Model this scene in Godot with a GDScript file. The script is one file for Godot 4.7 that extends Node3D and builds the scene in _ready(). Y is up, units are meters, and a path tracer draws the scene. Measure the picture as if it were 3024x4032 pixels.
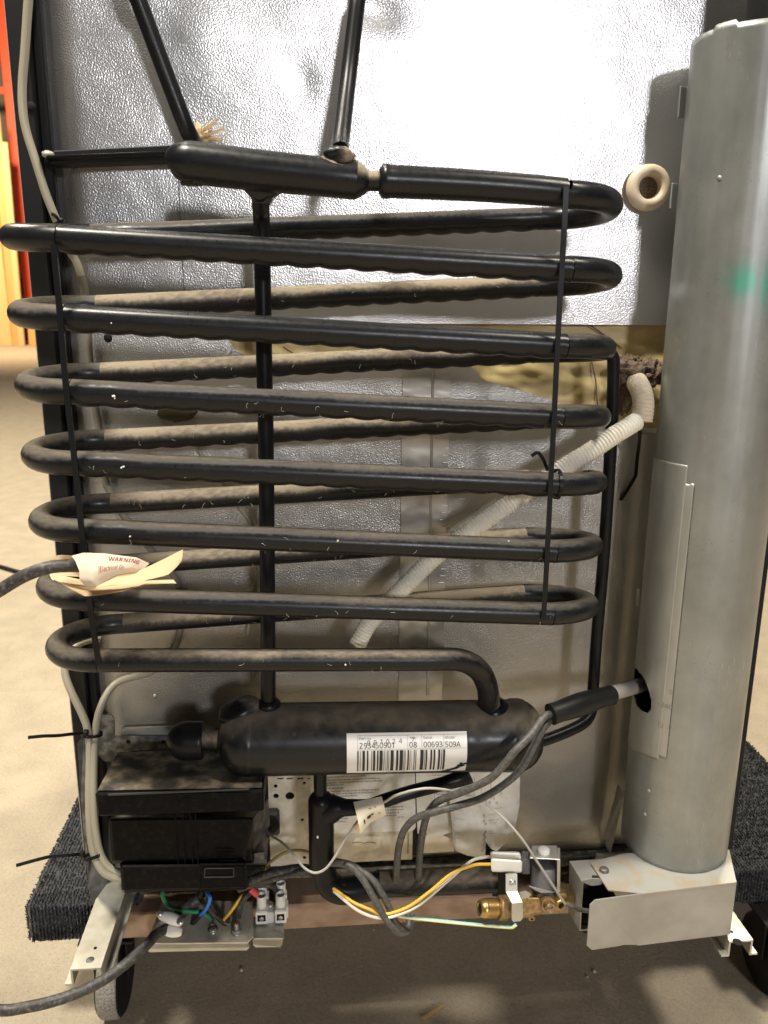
extends Node3D
# Back of an absorption refrigerator standing on a carpeted moving dolly in a workshop. Metres, y up, back panel in the plane z = 0, facing +z.

var M := {}
var taken := {}
var cap := []

# ---------------------------------------------------------------- naming
func numbered(parent: Node, called: String) -> String:
	var key := str(parent.get_instance_id()) + called
	var n: int = taken.get(key, 0)
	taken[key] = n + 1
	return called if n == 0 else "%s_%03d" % [called, n]

func thing(called: String, label: String, category: String, at := Vector3.ZERO, group := "") -> Node3D:
	var o := Node3D.new()
	o.name = numbered(self, called)
	add_child(o)
	o.position = at
	tag(o, label, category, group)
	return o

func tag(o: Node, label: String, category: String, group := "") -> void:
	o.set_meta("label", label)
	o.set_meta("category", category)
	if group:
		o.set_meta("group", group)

func part(called: String, mesh, mat: Material, parent: Node = self, label := "") -> MeshInstance3D:
	var o := MeshInstance3D.new()
	o.name = numbered(parent, called)
	o.mesh = mesh.commit_mesh() if mesh is Builder else mesh
	o.material_override = mat
	if parent != self and parent.get_parent() == self and parent is Node3D:
		o.position = -parent.position
	parent.add_child(o, true)
	if label:
		o.set_meta("label", label)
	return o

func structure(called: String, mesh, mat: Material) -> MeshInstance3D:
	var o := part(called, mesh, mat)
	o.set_meta("kind", "structure")
	return o

func holder(called: String, parent: Node) -> Node3D:   # a part that only groups its sub-parts
	var o := Node3D.new()
	o.name = numbered(parent, called)
	if parent.get_parent() == self:
		o.position = -parent.position
	parent.add_child(o, true)
	return o

# ---------------------------------------------------------------- mesh builder
class Builder:
	var st := SurfaceTool.new()
	var flat := false
	func _init() -> void:
		st.begin(Mesh.PRIMITIVE_TRIANGLES)
		st.set_smooth_group(0)
	func flat_faces() -> Builder:
		st.set_smooth_group(-1)
		return self
	func tri(a: Vector3, b: Vector3, c: Vector3, out: Vector3, ua := Vector2.ZERO, ub := Vector2.ZERO, uc := Vector2.ZERO, ca := Color.WHITE, cb := Color.WHITE, cc := Color.WHITE) -> void:
		if (a - c).cross(a - b).dot(out) < 0.0:
			var t := b
			b = c
			c = t
			var u := ub
			ub = uc
			uc = u
			var k := cb
			cb = cc
			cc = k
		st.set_color(ca)
		st.set_uv(ua)
		st.add_vertex(a)
		st.set_color(cb)
		st.set_uv(ub)
		st.add_vertex(b)
		st.set_color(cc)
		st.set_uv(uc)
		st.add_vertex(c)
	func quad(a: Vector3, b: Vector3, c: Vector3, d: Vector3, out: Vector3, ua := Vector2.ZERO, ub := Vector2.RIGHT, uc := Vector2.ONE, ud := Vector2.DOWN, ca := Color.WHITE, cb := Color.WHITE, cc := Color.WHITE, cd := Color.WHITE) -> void:
		tri(a, b, c, out, ua, ub, uc, ca, cb, cc)
		tri(a, c, d, out, ua, uc, ud, ca, cc, cd)
	func commit_mesh() -> ArrayMesh:
		st.generate_normals()
		return st.commit()

	func box(center: Vector3, size: Vector3, bevel := 0.0008, basis := Basis()) -> Builder:
		var h := size / 2.0
		var p := [Vector3(-h.x, -h.y, -h.z), Vector3(h.x, -h.y, -h.z), Vector3(h.x, h.y, -h.z), Vector3(-h.x, h.y, -h.z), Vector3(-h.x, -h.y, h.z), Vector3(h.x, -h.y, h.z), Vector3(h.x, h.y, h.z), Vector3(-h.x, h.y, h.z)]
		for i in 8:
			p[i] = center + basis * p[i]
		return hexa(p, bevel)

	# a box through eight given corners (0-3 back ring, 4-7 front ring), with chamfered edges
	func hexa(p: Array, bevel := 0.0008) -> Builder:
		st.set_smooth_group(-1)
		var mid := Vector3.ZERO
		for q in p:
			mid += q / 8.0
		var faces := [[0, 1, 2, 3], [4, 5, 6, 7], [0, 1, 5, 4], [3, 2, 6, 7], [0, 3, 7, 4], [1, 2, 6, 5]]
		var inset := {}
		for f in faces.size():
			var fc := faces[f] as Array
			for k in 4:
				var a: Vector3 = p[fc[k]]
				var e1: Vector3 = (p[fc[(k + 1) % 4]] - a)
				var e2: Vector3 = (p[fc[(k + 3) % 4]] - a)
				inset[[f, fc[k]]] = a + e1.normalized() * minf(bevel, e1.length() * 0.4) + e2.normalized() * minf(bevel, e2.length() * 0.4)
			var q0: Vector3 = inset[[f, fc[0]]]
			var out: Vector3 = (q0 + inset[[f, fc[2]]]) * 0.5 - mid
			quad(q0, inset[[f, fc[1]]], inset[[f, fc[2]]], inset[[f, fc[3]]], out)
		if bevel <= 0.0:
			return self
		for f in 6:
			for g in range(f + 1, 6):
				var shared := []
				for v in faces[f]:
					if v in faces[g]:
						shared.append(v)
				if shared.size() == 2:
					var a: Vector3 = inset[[f, shared[0]]]
					var b: Vector3 = inset[[f, shared[1]]]
					quad(a, b, inset[[g, shared[1]]], inset[[g, shared[0]]], (a + b) * 0.5 - mid)
		for v in 8:
			var c := []
			for f in 6:
				if v in faces[f]:
					c.append(inset[[f, v]])
			tri(c[0], c[1], c[2], c[0] - mid)
		return self

	# a tube along a path; angle 0 looks towards ref (or is carried along when ref is zero)
	func tube(path: Array, r, n := 14, ref := Vector3.ZERO, caps := true, scallop := 0.0, vk := 10.0, tint := []) -> Builder:
		st.set_smooth_group(0)
		var rings := []
		var nor := ref if ref != Vector3.ZERO else (Vector3.UP if absf((path[1] - path[0]).normalized().y) < 0.9 else Vector3.BACK)
		var s := 0.0
		var run := []
		for i in path.size():
			var t: Vector3 = (path[mini(i + 1, path.size() - 1)] - path[maxi(i - 1, 0)]).normalized()
			if ref != Vector3.ZERO:
				nor = ref
			nor = (nor - t * nor.dot(t)).normalized()
			var bi := t.cross(nor)
			if i > 0:
				s += (path[i] - path[i - 1]).length()
			run.append(s)
			var rr: float = r.call(s, float(i) / (path.size() - 1)) if r is Callable else float(r)
			var ring := []
			for k in n + 1:
				var a := TAU * k / n
				var d := nor * cos(a) + bi * sin(a)
				var q := rr
				if scallop > 0.0:
					q += scallop * maxf(0.0, -cos(a)) ** 2 * (absf(sin(PI * s / 0.0205)) - 0.3)
				ring.append(path[i] + d * q)
			rings.append(ring)
		for i in path.size() - 1:
			for k in n:
				var m: Vector3 = rings[i][k] + rings[i + 1][k + 1] - path[i] - path[i + 1]
				var u0 := float(k) / n
				var u1 := float(k + 1) / n
				var c0 := Color.WHITE
				if tint.size():
					c0 = tint[0] if cos(TAU * (k + 0.5) / n) > 0.0 else tint[1]
				quad(rings[i][k], rings[i][k + 1], rings[i + 1][k + 1], rings[i + 1][k], m, Vector2(u0, run[i] * vk), Vector2(u1, run[i] * vk), Vector2(u1, run[i + 1] * vk), Vector2(u0, run[i + 1] * vk), c0, c0, c0, c0)
		if caps:
			st.set_smooth_group(1)
			for e in [0, path.size() - 1]:
				var out: Vector3 = path[e] - path[1 if e == 0 else e - 1]
				for k in n:
					tri(path[e], rings[e][k], rings[e][k + 1], out, Vector2(0.5, run[e] * vk), Vector2(0.5, run[e] * vk), Vector2(0.5, run[e] * vk), tint[0] if tint.size() else Color.WHITE, tint[0] if tint.size() else Color.WHITE, tint[0] if tint.size() else Color.WHITE)
			st.set_smooth_group(0)
		return self

	# profile of (radius, height along axis)
	func lathe(profile: Array, at: Vector3, axis: Vector3, n := 24, sharp := false) -> Builder:
		var y := axis.normalized()
		var x := y.cross(Vector3.RIGHT if absf(y.x) < 0.8 else Vector3.UP).normalized()
		var z := x.cross(y)
		for i in profile.size() - 1:
			st.set_smooth_group(i + 1 if sharp else 0)
			var a: Vector2 = profile[i]
			var b: Vector2 = profile[i + 1]
			var o2 := Vector2(b.y - a.y, a.x - b.x)   # (radial, axial), to the right of the way along the profile
			for k in n:
				var w0 := TAU * k / n
				var w1 := TAU * (k + 1) / n
				var d0 := x * cos(w0) + z * sin(w0)
				var d1 := x * cos(w1) + z * sin(w1)
				var out := (d0 + d1) * 0.5 * o2.x + y * o2.y
				quad(at + d0 * a.x + y * a.y, at + d1 * a.x + y * a.y, at + d1 * b.x + y * b.y, at + d0 * b.x + y * b.y, out, Vector2(float(k) / n, a.y * 10.0), Vector2(float(k + 1) / n, a.y * 10.0), Vector2(float(k + 1) / n, b.y * 10.0), Vector2(float(k) / n, b.y * 10.0))
		return self

	# a flat outline given as points in space, thickened backwards by `back`
	func slab(outline: Array, back: Vector3) -> Builder:
		st.set_smooth_group(-1)
		var o: Vector3 = outline[0]
		var out := -back.normalized()
		var ex: Vector3 = (outline[1] - o).normalized()
		var nrm := out
		var best := 0.0
		for i in range(1, outline.size() - 1):
			var c: Vector3 = (outline[i] - o).cross(outline[i + 1] - o)
			if c.length() > best:
				best = c.length()
				nrm = c.normalized()
		var ey := nrm.cross(ex)
		var flat2 := PackedVector2Array()
		for q in outline:
			flat2.append(Vector2((q - o).dot(ex), (q - o).dot(ey)))
		var ids := Geometry2D.triangulate_polygon(flat2)
		for i in range(0, ids.size(), 3):
			tri(outline[ids[i]], outline[ids[i + 1]], outline[ids[i + 2]], out, flat2[ids[i]], flat2[ids[i + 1]], flat2[ids[i + 2]])
			tri(outline[ids[i]] + back, outline[ids[i + 1]] + back, outline[ids[i + 2]] + back, -out, flat2[ids[i]], flat2[ids[i + 1]], flat2[ids[i + 2]])
		var clockwise := Geometry2D.is_polygon_clockwise(flat2)
		for i in outline.size():
			var a: Vector3 = outline[i]
			var b: Vector3 = outline[(i + 1) % outline.size()]
			var side := (b - a).cross(nrm) * (-1.0 if clockwise else 1.0)
			quad(a, b, b + back, a + back, side)
		return self

	# a strip of ribbon: flat band along a path, lying across `side`
	func ribbon(path: Array, side: Vector3, width: float, thick: float) -> Builder:
		st.set_smooth_group(-1)
		for i in path.size() - 1:
			var t: Vector3 = (path[i + 1] - path[i]).normalized()
			var s := (side - t * side.dot(t)).normalized() * width * 0.5
			var u := t.cross(s).normalized() * thick * 0.5
			var a: Vector3 = path[i]
			var b: Vector3 = path[i + 1]
			quad(a - s + u, a + s + u, b + s + u, b - s + u, u)
			quad(a - s - u, a + s - u, b + s - u, b - s - u, -u)
			quad(a - s - u, a - s + u, b - s + u, b - s - u, -s)
			quad(a + s - u, a + s + u, b + s + u, b + s - u, s)
			if i == 0:
				quad(a - s - u, a + s - u, a + s + u, a - s + u, -t)
			if i == path.size() - 2:
				quad(b - s - u, b + s - u, b + s + u, b - s + u, t)
		return self

	# a sheet over a grid of points got from f(s, t), 0..1
	func sheet(f: Callable, nu: int, nv: int, out: Vector3, thick := 0.0, uvk := Vector2.ONE, tint = null) -> Builder:
		st.set_smooth_group(0)
		var g := []
		var c := []
		for j in nv + 1:
			var row := []
			var crow := []
			for i in nu + 1:
				var q: Vector3 = f.call(float(i) / nu, float(j) / nv)
				row.append(q)
				crow.append(tint.call(q) if tint != null else Color.WHITE)
			g.append(row)
			c.append(crow)
		for j in nv:
			for i in nu:
				var ua := Vector2(float(i) / nu, float(j) / nv) * uvk
				var uc := Vector2(float(i + 1) / nu, float(j + 1) / nv) * uvk
				quad(g[j][i], g[j][i + 1], g[j + 1][i + 1], g[j + 1][i], out, ua, Vector2(uc.x, ua.y), uc, Vector2(ua.x, uc.y), c[j][i], c[j][i + 1], c[j + 1][i + 1], c[j + 1][i])
		if thick > 0.0:
			st.set_smooth_group(7)
			var k := -out.normalized() * thick
			for j in nv:
				for i in nu:
					quad(g[j][i] + k, g[j][i + 1] + k, g[j + 1][i + 1] + k, g[j + 1][i] + k, -out)
			st.set_smooth_group(-1)
			for i in nu:
				quad(g[0][i], g[0][i + 1], g[0][i + 1] + k, g[0][i] + k, g[0][i] - g[1][i])
				quad(g[nv][i], g[nv][i + 1], g[nv][i + 1] + k, g[nv][i] + k, g[nv][i] - g[nv - 1][i])
			for j in nv:
				quad(g[j][0], g[j + 1][0], g[j + 1][0] + k, g[j][0] + k, g[j][0] - g[j][1])
				quad(g[j][nu], g[j + 1][nu], g[j + 1][nu] + k, g[j][nu] + k, g[j][nu] - g[j][nu - 1])
		return self

	func lump(center: Vector3, size: Vector3, noise: FastNoiseLite, rough: float, basis := Basis(), nu := 40, nv := 24) -> Builder:
		st.set_smooth_group(0)
		var g := []
		for j in nv + 1:
			var row := []
			for i in nu + 1:
				var a := TAU * (i % nu) / nu
				var b := PI * j / nv
				var d := Vector3(sin(b) * cos(a), cos(b), sin(b) * sin(a))
				var k: float = 1.0 + rough * noise.get_noise_3dv((d + center * 30.0) * 6.0)
				row.append(center + basis * (d * size * 0.5 * k))
			g.append(row)
		for j in nv:
			for i in nu:
				var ua := Vector2(float(i) / nu, float(j) / nv * 0.2)
				var uc := Vector2(float(i + 1) / nu, float(j + 1) / nv * 0.2)
				quad(g[j][i], g[j][i + 1], g[j + 1][i + 1], g[j + 1][i], g[j][i] + g[j + 1][i + 1] - center * 2.0, ua, Vector2(uc.x, ua.y), uc, Vector2(ua.x, uc.y))
		return self

# ---------------------------------------------------------------- curves and materials
func spline(p: Array, per := 8) -> Array:
	var out := []
	for i in p.size() - 1:
		var a: Vector3 = p[maxi(i - 1, 0)]
		var b: Vector3 = p[i]
		var c: Vector3 = p[i + 1]
		var d: Vector3 = p[mini(i + 2, p.size() - 1)]
		for k in per:
			out.append(b.cubic_interpolate(c, a, d, float(k) / per))
	out.append(p[p.size() - 1])
	return out

func along(p: Array, t: float) -> Vector3:   # a point at share t of a polyline's length
	var total := 0.0
	for i in p.size() - 1:
		total += (p[i + 1] - p[i]).length()
	var left := total * clampf(t, 0.0, 1.0)
	for i in p.size() - 1:
		var l: float = (p[i + 1] - p[i]).length()
		if left <= l or i == p.size() - 2:
			return p[i].lerp(p[i + 1], left / maxf(l, 1e-9))
		left -= l
	return p[0]

func coons(top: Array, bottom: Array, left: Array, right: Array, bulge := Vector3.ZERO) -> Callable:
	return func(s: float, t: float) -> Vector3:
		var p00: Vector3 = top[0]
		var p10: Vector3 = top[top.size() - 1]
		var p01: Vector3 = bottom[0]
		var p11: Vector3 = bottom[bottom.size() - 1]
		var c := along(top, s) * (1.0 - t) + along(bottom, s) * t + along(left, t) * (1.0 - s) + along(right, t) * s
		c -= p00 * (1.0 - s) * (1.0 - t) + p10 * s * (1.0 - t) + p01 * (1.0 - s) * t + p11 * s * t
		return c + bulge * sin(PI * t) * (0.5 + 0.5 * sin(PI * s))

func lin(r: float, g: float, b: float) -> Color:
	return Color(r, g, b).linear_to_srgb()

func mat(c: Color, rough := 0.6, metal := 0.0) -> StandardMaterial3D:
	var m := StandardMaterial3D.new()
	m.albedo_color = c
	m.roughness = rough
	m.metallic = metal
	return m

func noise(seed_: int, freq: float, oct := 3) -> FastNoiseLite:
	var n := FastNoiseLite.new()
	n.seed = seed_
	n.frequency = freq
	n.fractal_octaves = oct
	n.noise_type = FastNoiseLite.TYPE_SIMPLEX_SMOOTH
	return n

func picture(w: int, h: int, f: Callable) -> ImageTexture:
	var im := Image.create(w, h, false, Image.FORMAT_RGB8)
	for y in h:
		for x in w:
			im.set_pixel(x, y, f.call(x, y))
	return ImageTexture.create_from_image(im)

func normal_noise(seed_: int, freq: float, strength: float, size := 512, oct := 2) -> NoiseTexture2D:
	var t := NoiseTexture2D.new()
	t.width = size
	t.height = size
	t.seamless = true
	t.as_normal_map = true
	t.bump_strength = strength
	t.noise = noise(seed_, freq, oct)
	return t

func tri_noise(m: StandardMaterial3D, a: Color, b: Color, seed_: int, freq: float, scale: float, oct := 4, lo := 0.3, hi := 0.7) -> void:
	var t := NoiseTexture2D.new()
	t.width = 512
	t.height = 512
	t.seamless = true
	t.noise = noise(seed_, freq, oct)
	var g := Gradient.new()
	g.offsets = PackedFloat32Array([lo, hi])
	g.colors = PackedColorArray([a, b])
	t.color_ramp = g
	m.albedo_texture = t
	m.albedo_color = Color.WHITE
	m.uv1_triplanar = true
	m.uv1_scale = Vector3.ONE * scale

# black paint with the grey-brown dust that settled on its upward side; u = angle (0 up), v = length
func painted_pipe(seed_: int, cover: float, dust: float, specks: float) -> StandardMaterial3D:
	var a := noise(seed_, 0.012, 4)
	var b := noise(seed_ + 1, 0.09, 3)
	var c := noise(seed_ + 2, 0.25, 2)
	var m := StandardMaterial3D.new()
	var w := 128
	var h := 768
	var amount := func(x: int, y: int) -> float:
		var ang := absf(fposmod(x / float(w) + 0.5, 1.0) - 0.5) * 2.0
		var edge := cover + a.get_noise_2d(x * 0.3 + 300, y * 0.6) * 0.10 + b.get_noise_2d(x, y) * 0.05
		var k := smoothstep(edge + 0.13, edge - 0.13, ang) * dust * (0.86 + 0.22 * b.get_noise_2d(x + 90, y * 0.5) + 0.2 * a.get_noise_2d(x, y * 0.4 + 70))
		var patch := smoothstep(0.15, 0.75, a.get_noise_2d(x * 0.9 + 900, y * 0.8)) * 0.06 * specks
		var speck := smoothstep(0.62, 0.74, c.get_noise_2d(x, y)) * specks
		return clampf(k + speck * 0.35 + patch, 0.0, 1.0)
	m.albedo_texture = picture(w, h, func(x, y): return lin(0.0095, 0.0100, 0.0118).lerp(lin(0.27, 0.225, 0.165), amount.call(x, y)))
	m.roughness_texture = picture(w, h, func(x, y):
		var r: float = lerpf(0.31 + 0.07 * b.get_noise_2d(x, y), 0.95, minf(1.0, 1.6 * amount.call(x, y)))
		return Color(r, r, r))
	m.roughness = 1.0
	m.metallic_specular = 0.38
	return m

# lettering: several lines of text laid on a surface; where(x, y) gives [point, normal] for metres on that surface
func lettering(lines: Array, where: Callable, mat_: Material, parent: Node, called := "lettering", lift := 0.0002) -> MeshInstance3D:
	var st := SurfaceTool.new()
	st.begin(Mesh.PRIMITIVE_TRIANGLES)
	for l in lines:   # [text, x, y of the baseline, cap height, bold, stretch]
		var tm := TextMesh.new()
		var f := SystemFont.new()
		f.font_names = PackedStringArray(["Droid Sans Mono" if l.size() > 6 else "Droid Sans"])
		f.font_weight = 700 if l[4] else 400
		tm.font = f
		tm.text = l[0]
		tm.font_size = 32
		tm.pixel_size = 1.0
		tm.curve_step = 4.0
		tm.depth = 0.0
		tm.horizontal_alignment = HORIZONTAL_ALIGNMENT_LEFT
		tm.vertical_alignment = VERTICAL_ALIGNMENT_BOTTOM
		var arr := tm.surface_get_arrays(0) if tm.get_surface_count() else []
		if arr.is_empty():
			continue
		var v: PackedVector3Array = arr[Mesh.ARRAY_VERTEX]
		var ids = arr[Mesh.ARRAY_INDEX]
		var idx: Array = Array(ids) if ids != null else range(v.size())
		var lo := INF
		for q in v:
			lo = minf(lo, q.x)
		if cap.is_empty():   # baseline and cap height of the face, from an H
			tm.text = "H"
			var hv: PackedVector3Array = tm.surface_get_arrays(0)[Mesh.ARRAY_VERTEX]
			var lo_y := INF
			var hi_y := -INF
			for q in hv:
				lo_y = minf(lo_y, q.y)
				hi_y = maxf(hi_y, q.y)
			cap = [lo_y, hi_y - lo_y]
		var base: float = cap[0]
		var k: float = l[3] / cap[1]
		for i in idx:
			var q := v[i]
			var got: Array = where.call(l[1] + (q.x - lo) * k * l[5], l[2] + (q.y - base) * k)
			st.set_normal(got[1])
			st.add_vertex(got[0] + got[1] * lift)
	return part(called, st.commit(), mat_, parent)

func on_plane(o: Vector3, ex: Vector3, ey: Vector3) -> Callable:
	var n := ex.cross(ey).normalized()
	return func(x: float, y: float) -> Array: return [o + ex.normalized() * x + ey.normalized() * y, n]

func screw(called: String, at: Vector3, axis: Vector3, r: float, mat_: Material, parent: Node, cross := true) -> MeshInstance3D:
	var b := Builder.new()
	b.lathe([Vector2(r, 0), Vector2(r, r * 0.35), Vector2(r * 0.75, r * 0.62), Vector2(0.0, r * 0.66)], at, axis, 14)
	if cross:
		var y := axis.normalized()
		var x := y.cross(Vector3(0.3, 0.8, 0.2)).normalized()
		var z := x.cross(y)
		for d in [[x, z], [z, x]]:
			b.box(at + y * r * 0.55, Vector3(r * 1.1, r * 0.26, r * 0.26), 0.0, Basis(d[0], y, d[0].cross(y)))
	return part(called, b, mat_, parent)

# ---------------------------------------------------------------- the place
func _ready() -> void:
	# camera, surroundings, lamps, exposure
	var cam := Camera3D.new()
	cam.name = "camera"
	cam.fov = 64.4219
	cam.near = 0.02
	cam.far = 80.0
	cam.transform = Transform3D(Basis(Vector3(0.996321, 0.007799, 0.085345), Vector3(0.013142, 0.970166, -0.242083), Vector3(-0.084687, 0.242314, 0.966495)), Vector3(-0.095707, 0.670000, 0.671405))
	var lens := CameraAttributesPhysical.new()
	lens.frustum_focal_length = 12.0 / tan(deg_to_rad(cam.fov) / 2.0)
	lens.frustum_focus_distance = 0.62
	lens.frustum_near = 0.02
	lens.frustum_far = 80.0
	lens.exposure_aperture = 8.6
	cam.attributes = lens
	add_child(cam)
	cam.current = true
	var env := Environment.new()
	env.background_mode = Environment.BG_COLOR
	env.background_color = lin(0.46, 0.46, 0.45)
	env.background_energy_multiplier = 0.05
	env.tonemap_mode = Environment.TONE_MAPPER_LINEAR
	env.tonemap_exposure = 1.0
	env.sdfgi_enabled = true
	env.ssao_enabled = true
	env.ssil_enabled = true
	var we := WorldEnvironment.new()
	we.name = "world_environment"
	we.environment = env
	add_child(we)
	materials()
	var sz := Vector2(0.45, 0.45)
	lamp(Vector3(1.5, 2.75, 8.0), Vector3(0.1, 0.8, 0), Vector2(0.7, 0.7), 21.5, Color(1.0, 0.99, 1.0), "square ceiling lamp hanging farthest in front of the refrigerator")
	lamp(Vector3(-0.95, 3.4, 0.62), Vector3(-0.05, 0.4, 0), sz, 16.0, Color(1.0, 0.965, 0.90), "square ceiling lamp hanging to the left above the refrigerator")
	lamp(Vector3(1.25, 3.5, 0.8), Vector3(0.1, 0.4, 0), sz, 7.0, Color(1.0, 0.965, 0.90), "square ceiling lamp hanging to the right above the refrigerator")
	lamp(Vector3(-2.4, 3.6, -2.6), Vector3(-2.4, 0.0, -2.6), sz, 17.0, Color(1.0, 0.94, 0.83), "square ceiling lamp hanging behind the refrigerator on the left")
	lamp(Vector3(1.8, 3.6, -2.2), Vector3(1.8, 0.0, -2.2), sz, 14.0, Color(1.0, 0.94, 0.83), "square ceiling lamp hanging behind the refrigerator on the right")
	lamp(Vector3(-4.6, 4.4, -10.5), Vector3(-5.2, 1.5, -14.4), Vector2(0.6, 0.6), 75.0, Color(1.0, 0.88, 0.72), "square ceiling lamp hanging near the standing lumber")
	setting()
	var fr := thing("absorption_refrigerator", "back of a refrigerator with black absorber coil and grey flue tube", "refrigerator", Vector3(0, 0.135, -0.25))
	cabinet(fr)
	coil(fr)
	vessel(fr)
	flue(fr)
	lower_left(fr)
	papers(fr)
	gas_train(fr)
	wiring(fr)
	loose_things()
	dolly()

func lamp(at: Vector3, target: Vector3, size: Vector2, energy: float, c: Color, label: String) -> void:
	var t := thing("ceiling_lamp", label, "lamp", at, "square ceiling lamps of the workshop")
	var b := Basis.looking_at(target - at, Vector3.UP if absf((target - at).normalized().y) < 0.98 else Vector3.FORWARD)
	part("lamp_housing", Builder.new().box(at + b.z * 0.04, Vector3(size.x + 0.06, size.y + 0.06, 0.06), 0.004, b), M.white_metal, t)
	var glow := mat(lin(0.8, 0.8, 0.8), 0.5)
	glow.emission_enabled = true
	glow.emission = c
	glow.emission_energy_multiplier = 3.0
	part("lamp_diffuser", Builder.new().box(at + b.z * 0.004, Vector3(size.x, size.y, 0.008), 0.0, b), glow, t)
	var l := AreaLight3D.new()
	l.name = "lamp_light"
	l.area_size = size
	l.light_color = c
	l.light_energy = energy
	l.shadow_enabled = true
	l.area_range = 20.0
	t.add_child(l)
	l.transform = Transform3D(b, -b.z * 0.01)

func materials() -> void:
	M.white_metal = mat(lin(0.7, 0.7, 0.68), 0.5)
	M.black = mat(lin(0.0085, 0.009, 0.0105), 0.34)
	M.black.metallic_specular = 0.32
	M.matte_black = mat(lin(0.0085, 0.0085, 0.0095), 0.6)
	M.matte_black.metallic_specular = 0.35
	M.rubber = mat(lin(0.03, 0.03, 0.031), 0.55)
	M.pipe_front = painted_pipe(3, 0.0, 0.25, 0.35)
	M.pipe_low = painted_pipe(11, 0.19, 0.85, 1.0)
	M.pipe_rear = painted_pipe(23, 0.42, 1.1, 0.9)
	M.pipe_mid = painted_pipe(29, 0.24, 0.6, 0.7)
	M.pipe_bend = painted_pipe(31, 0.33, 0.7, 0.8)
	M.vessel = painted_pipe(37, 0.25, 0.9, 0.7)
	# bare metal
	var panel := mat(lin(0.64, 0.64, 0.65), 0.34, 0.95)
	panel.normal_enabled = true
	panel.normal_texture = normal_noise(5, 0.17, 3.0, 512, 1)
	panel.normal_scale = 0.19
	panel.vertex_color_use_as_albedo = true
	M.panel = panel
	M.panel_low = panel.duplicate()
	M.panel_low.metallic = 0.62
	M.panel_low.roughness = 0.38
	M.panel_low.normal_scale = 0.32
	M.panel_low.albedo_color = lin(0.52, 0.52, 0.52)
	M.panel_flat = mat(lin(0.46, 0.45, 0.42), 0.5, 0.75)
	var galv := mat(lin(0.42, 0.43, 0.41), 0.46, 0.6)
	var gn := noise(71, 0.02, 4)
	var gv := noise(72, 0.05, 3)
	galv.albedo_texture = picture(512, 512, func(x, y):
		var k: float = 0.40 + 0.05 * gn.get_noise_2d(x * 3.0, y * 0.5) + 0.03 * gv.get_noise_2d(x, y)
		return lin(k * 0.985, k * 1.0, k * 0.95))
	galv.albedo_color = Color.WHITE
	M.galv = galv
	M.sheet = mat(lin(0.45, 0.45, 0.42), 0.5, 0.45)
	tri_noise(M.sheet, lin(0.42, 0.42, 0.40), lin(0.34, 0.335, 0.31), 81, 0.006, 6.0, 5, 0.2, 0.8)
	M.rusty_sheet = mat(lin(0.4, 0.38, 0.33), 0.55, 0.35)
	tri_noise(M.rusty_sheet, lin(0.40, 0.40, 0.375), lin(0.41, 0.35, 0.265), 82, 0.008, 8.0, 5, 0.42, 0.8)
	M.zinc = mat(lin(0.55, 0.54, 0.47), 0.42, 0.7)
	tri_noise(M.zinc, lin(0.56, 0.56, 0.51), lin(0.44, 0.43, 0.37), 83, 0.008, 9.0, 5, 0.2, 0.9)
	M.dirty_plate = mat(lin(0.5, 0.47, 0.4), 0.7, 0.1)
	tri_noise(M.dirty_plate, lin(0.66, 0.62, 0.52), lin(0.48, 0.43, 0.33), 85, 0.012, 9.0, 5, 0.35, 0.9)
	M.dark_metal = mat(lin(0.13, 0.13, 0.125), 0.5, 0.5)
	tri_noise(M.dark_metal, lin(0.20, 0.20, 0.19), lin(0.07, 0.07, 0.065), 87, 0.015, 10.0, 4, 0.3, 0.7)
	M.steel = mat(lin(0.56, 0.55, 0.53), 0.32, 0.75)
	M.brass = mat(lin(0.52, 0.35, 0.13), 0.33, 0.9)
	M.dull_brass = mat(lin(0.50, 0.34, 0.15), 0.5, 0.75)
	tri_noise(M.dull_brass, lin(0.44, 0.31, 0.16), lin(0.28, 0.19, 0.095), 89, 0.02, 20.0)
	M.rod = mat(lin(0.72, 0.68, 0.63), 0.35, 0.55)
	M.boot = mat(lin(0.012, 0.012, 0.0125), 0.45)
	M.boot.metallic_specular = 0.35
	M.hole = mat(lin(0.004, 0.004, 0.004), 0.9)
	M.foam = mat(lin(0.55, 0.42, 0.17), 0.55)
	tri_noise(M.foam, lin(0.54, 0.43, 0.215), lin(0.47, 0.365, 0.165), 91, 0.01, 6.0, 4)
	M.blister = mat(lin(0.075, 0.06, 0.03), 0.6)
	M.tape = mat(lin(0.50, 0.485, 0.45), 0.33, 0.8)
	M.tape.normal_enabled = true
	M.tape.normal_texture = normal_noise(17, 0.03, 1.0, 256)
	M.grommet = mat(lin(0.66, 0.55, 0.41), 0.45)
	M.hose = mat(lin(0.84, 0.80, 0.70), 0.42)
	M.hose.subsurf_scatter_enabled = true
	M.hose.subsurf_scatter_strength = 0.1
	M.old_hose = mat(lin(0.80, 0.70, 0.54), 0.5)
	M.putty = mat(lin(0.13, 0.09, 0.06), 0.9)
	tri_noise(M.putty, lin(0.22, 0.16, 0.115), lin(0.05, 0.032, 0.02), 93, 0.05, 25.0, 5)
	M.cream = mat(lin(0.36, 0.33, 0.25), 0.45)
	M.dusty_cable = mat(lin(0.20, 0.185, 0.145), 0.7)
	M.grey_cable = mat(lin(0.34, 0.33, 0.27), 0.45)
	M.dark_cable = mat(lin(0.085, 0.083, 0.08), 0.5)
	tri_noise(M.dark_cable, lin(0.11, 0.107, 0.10), lin(0.05, 0.049, 0.046), 95, 0.03, 14.0)
	M.cord = mat(lin(0.035, 0.034, 0.033), 0.5)
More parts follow.
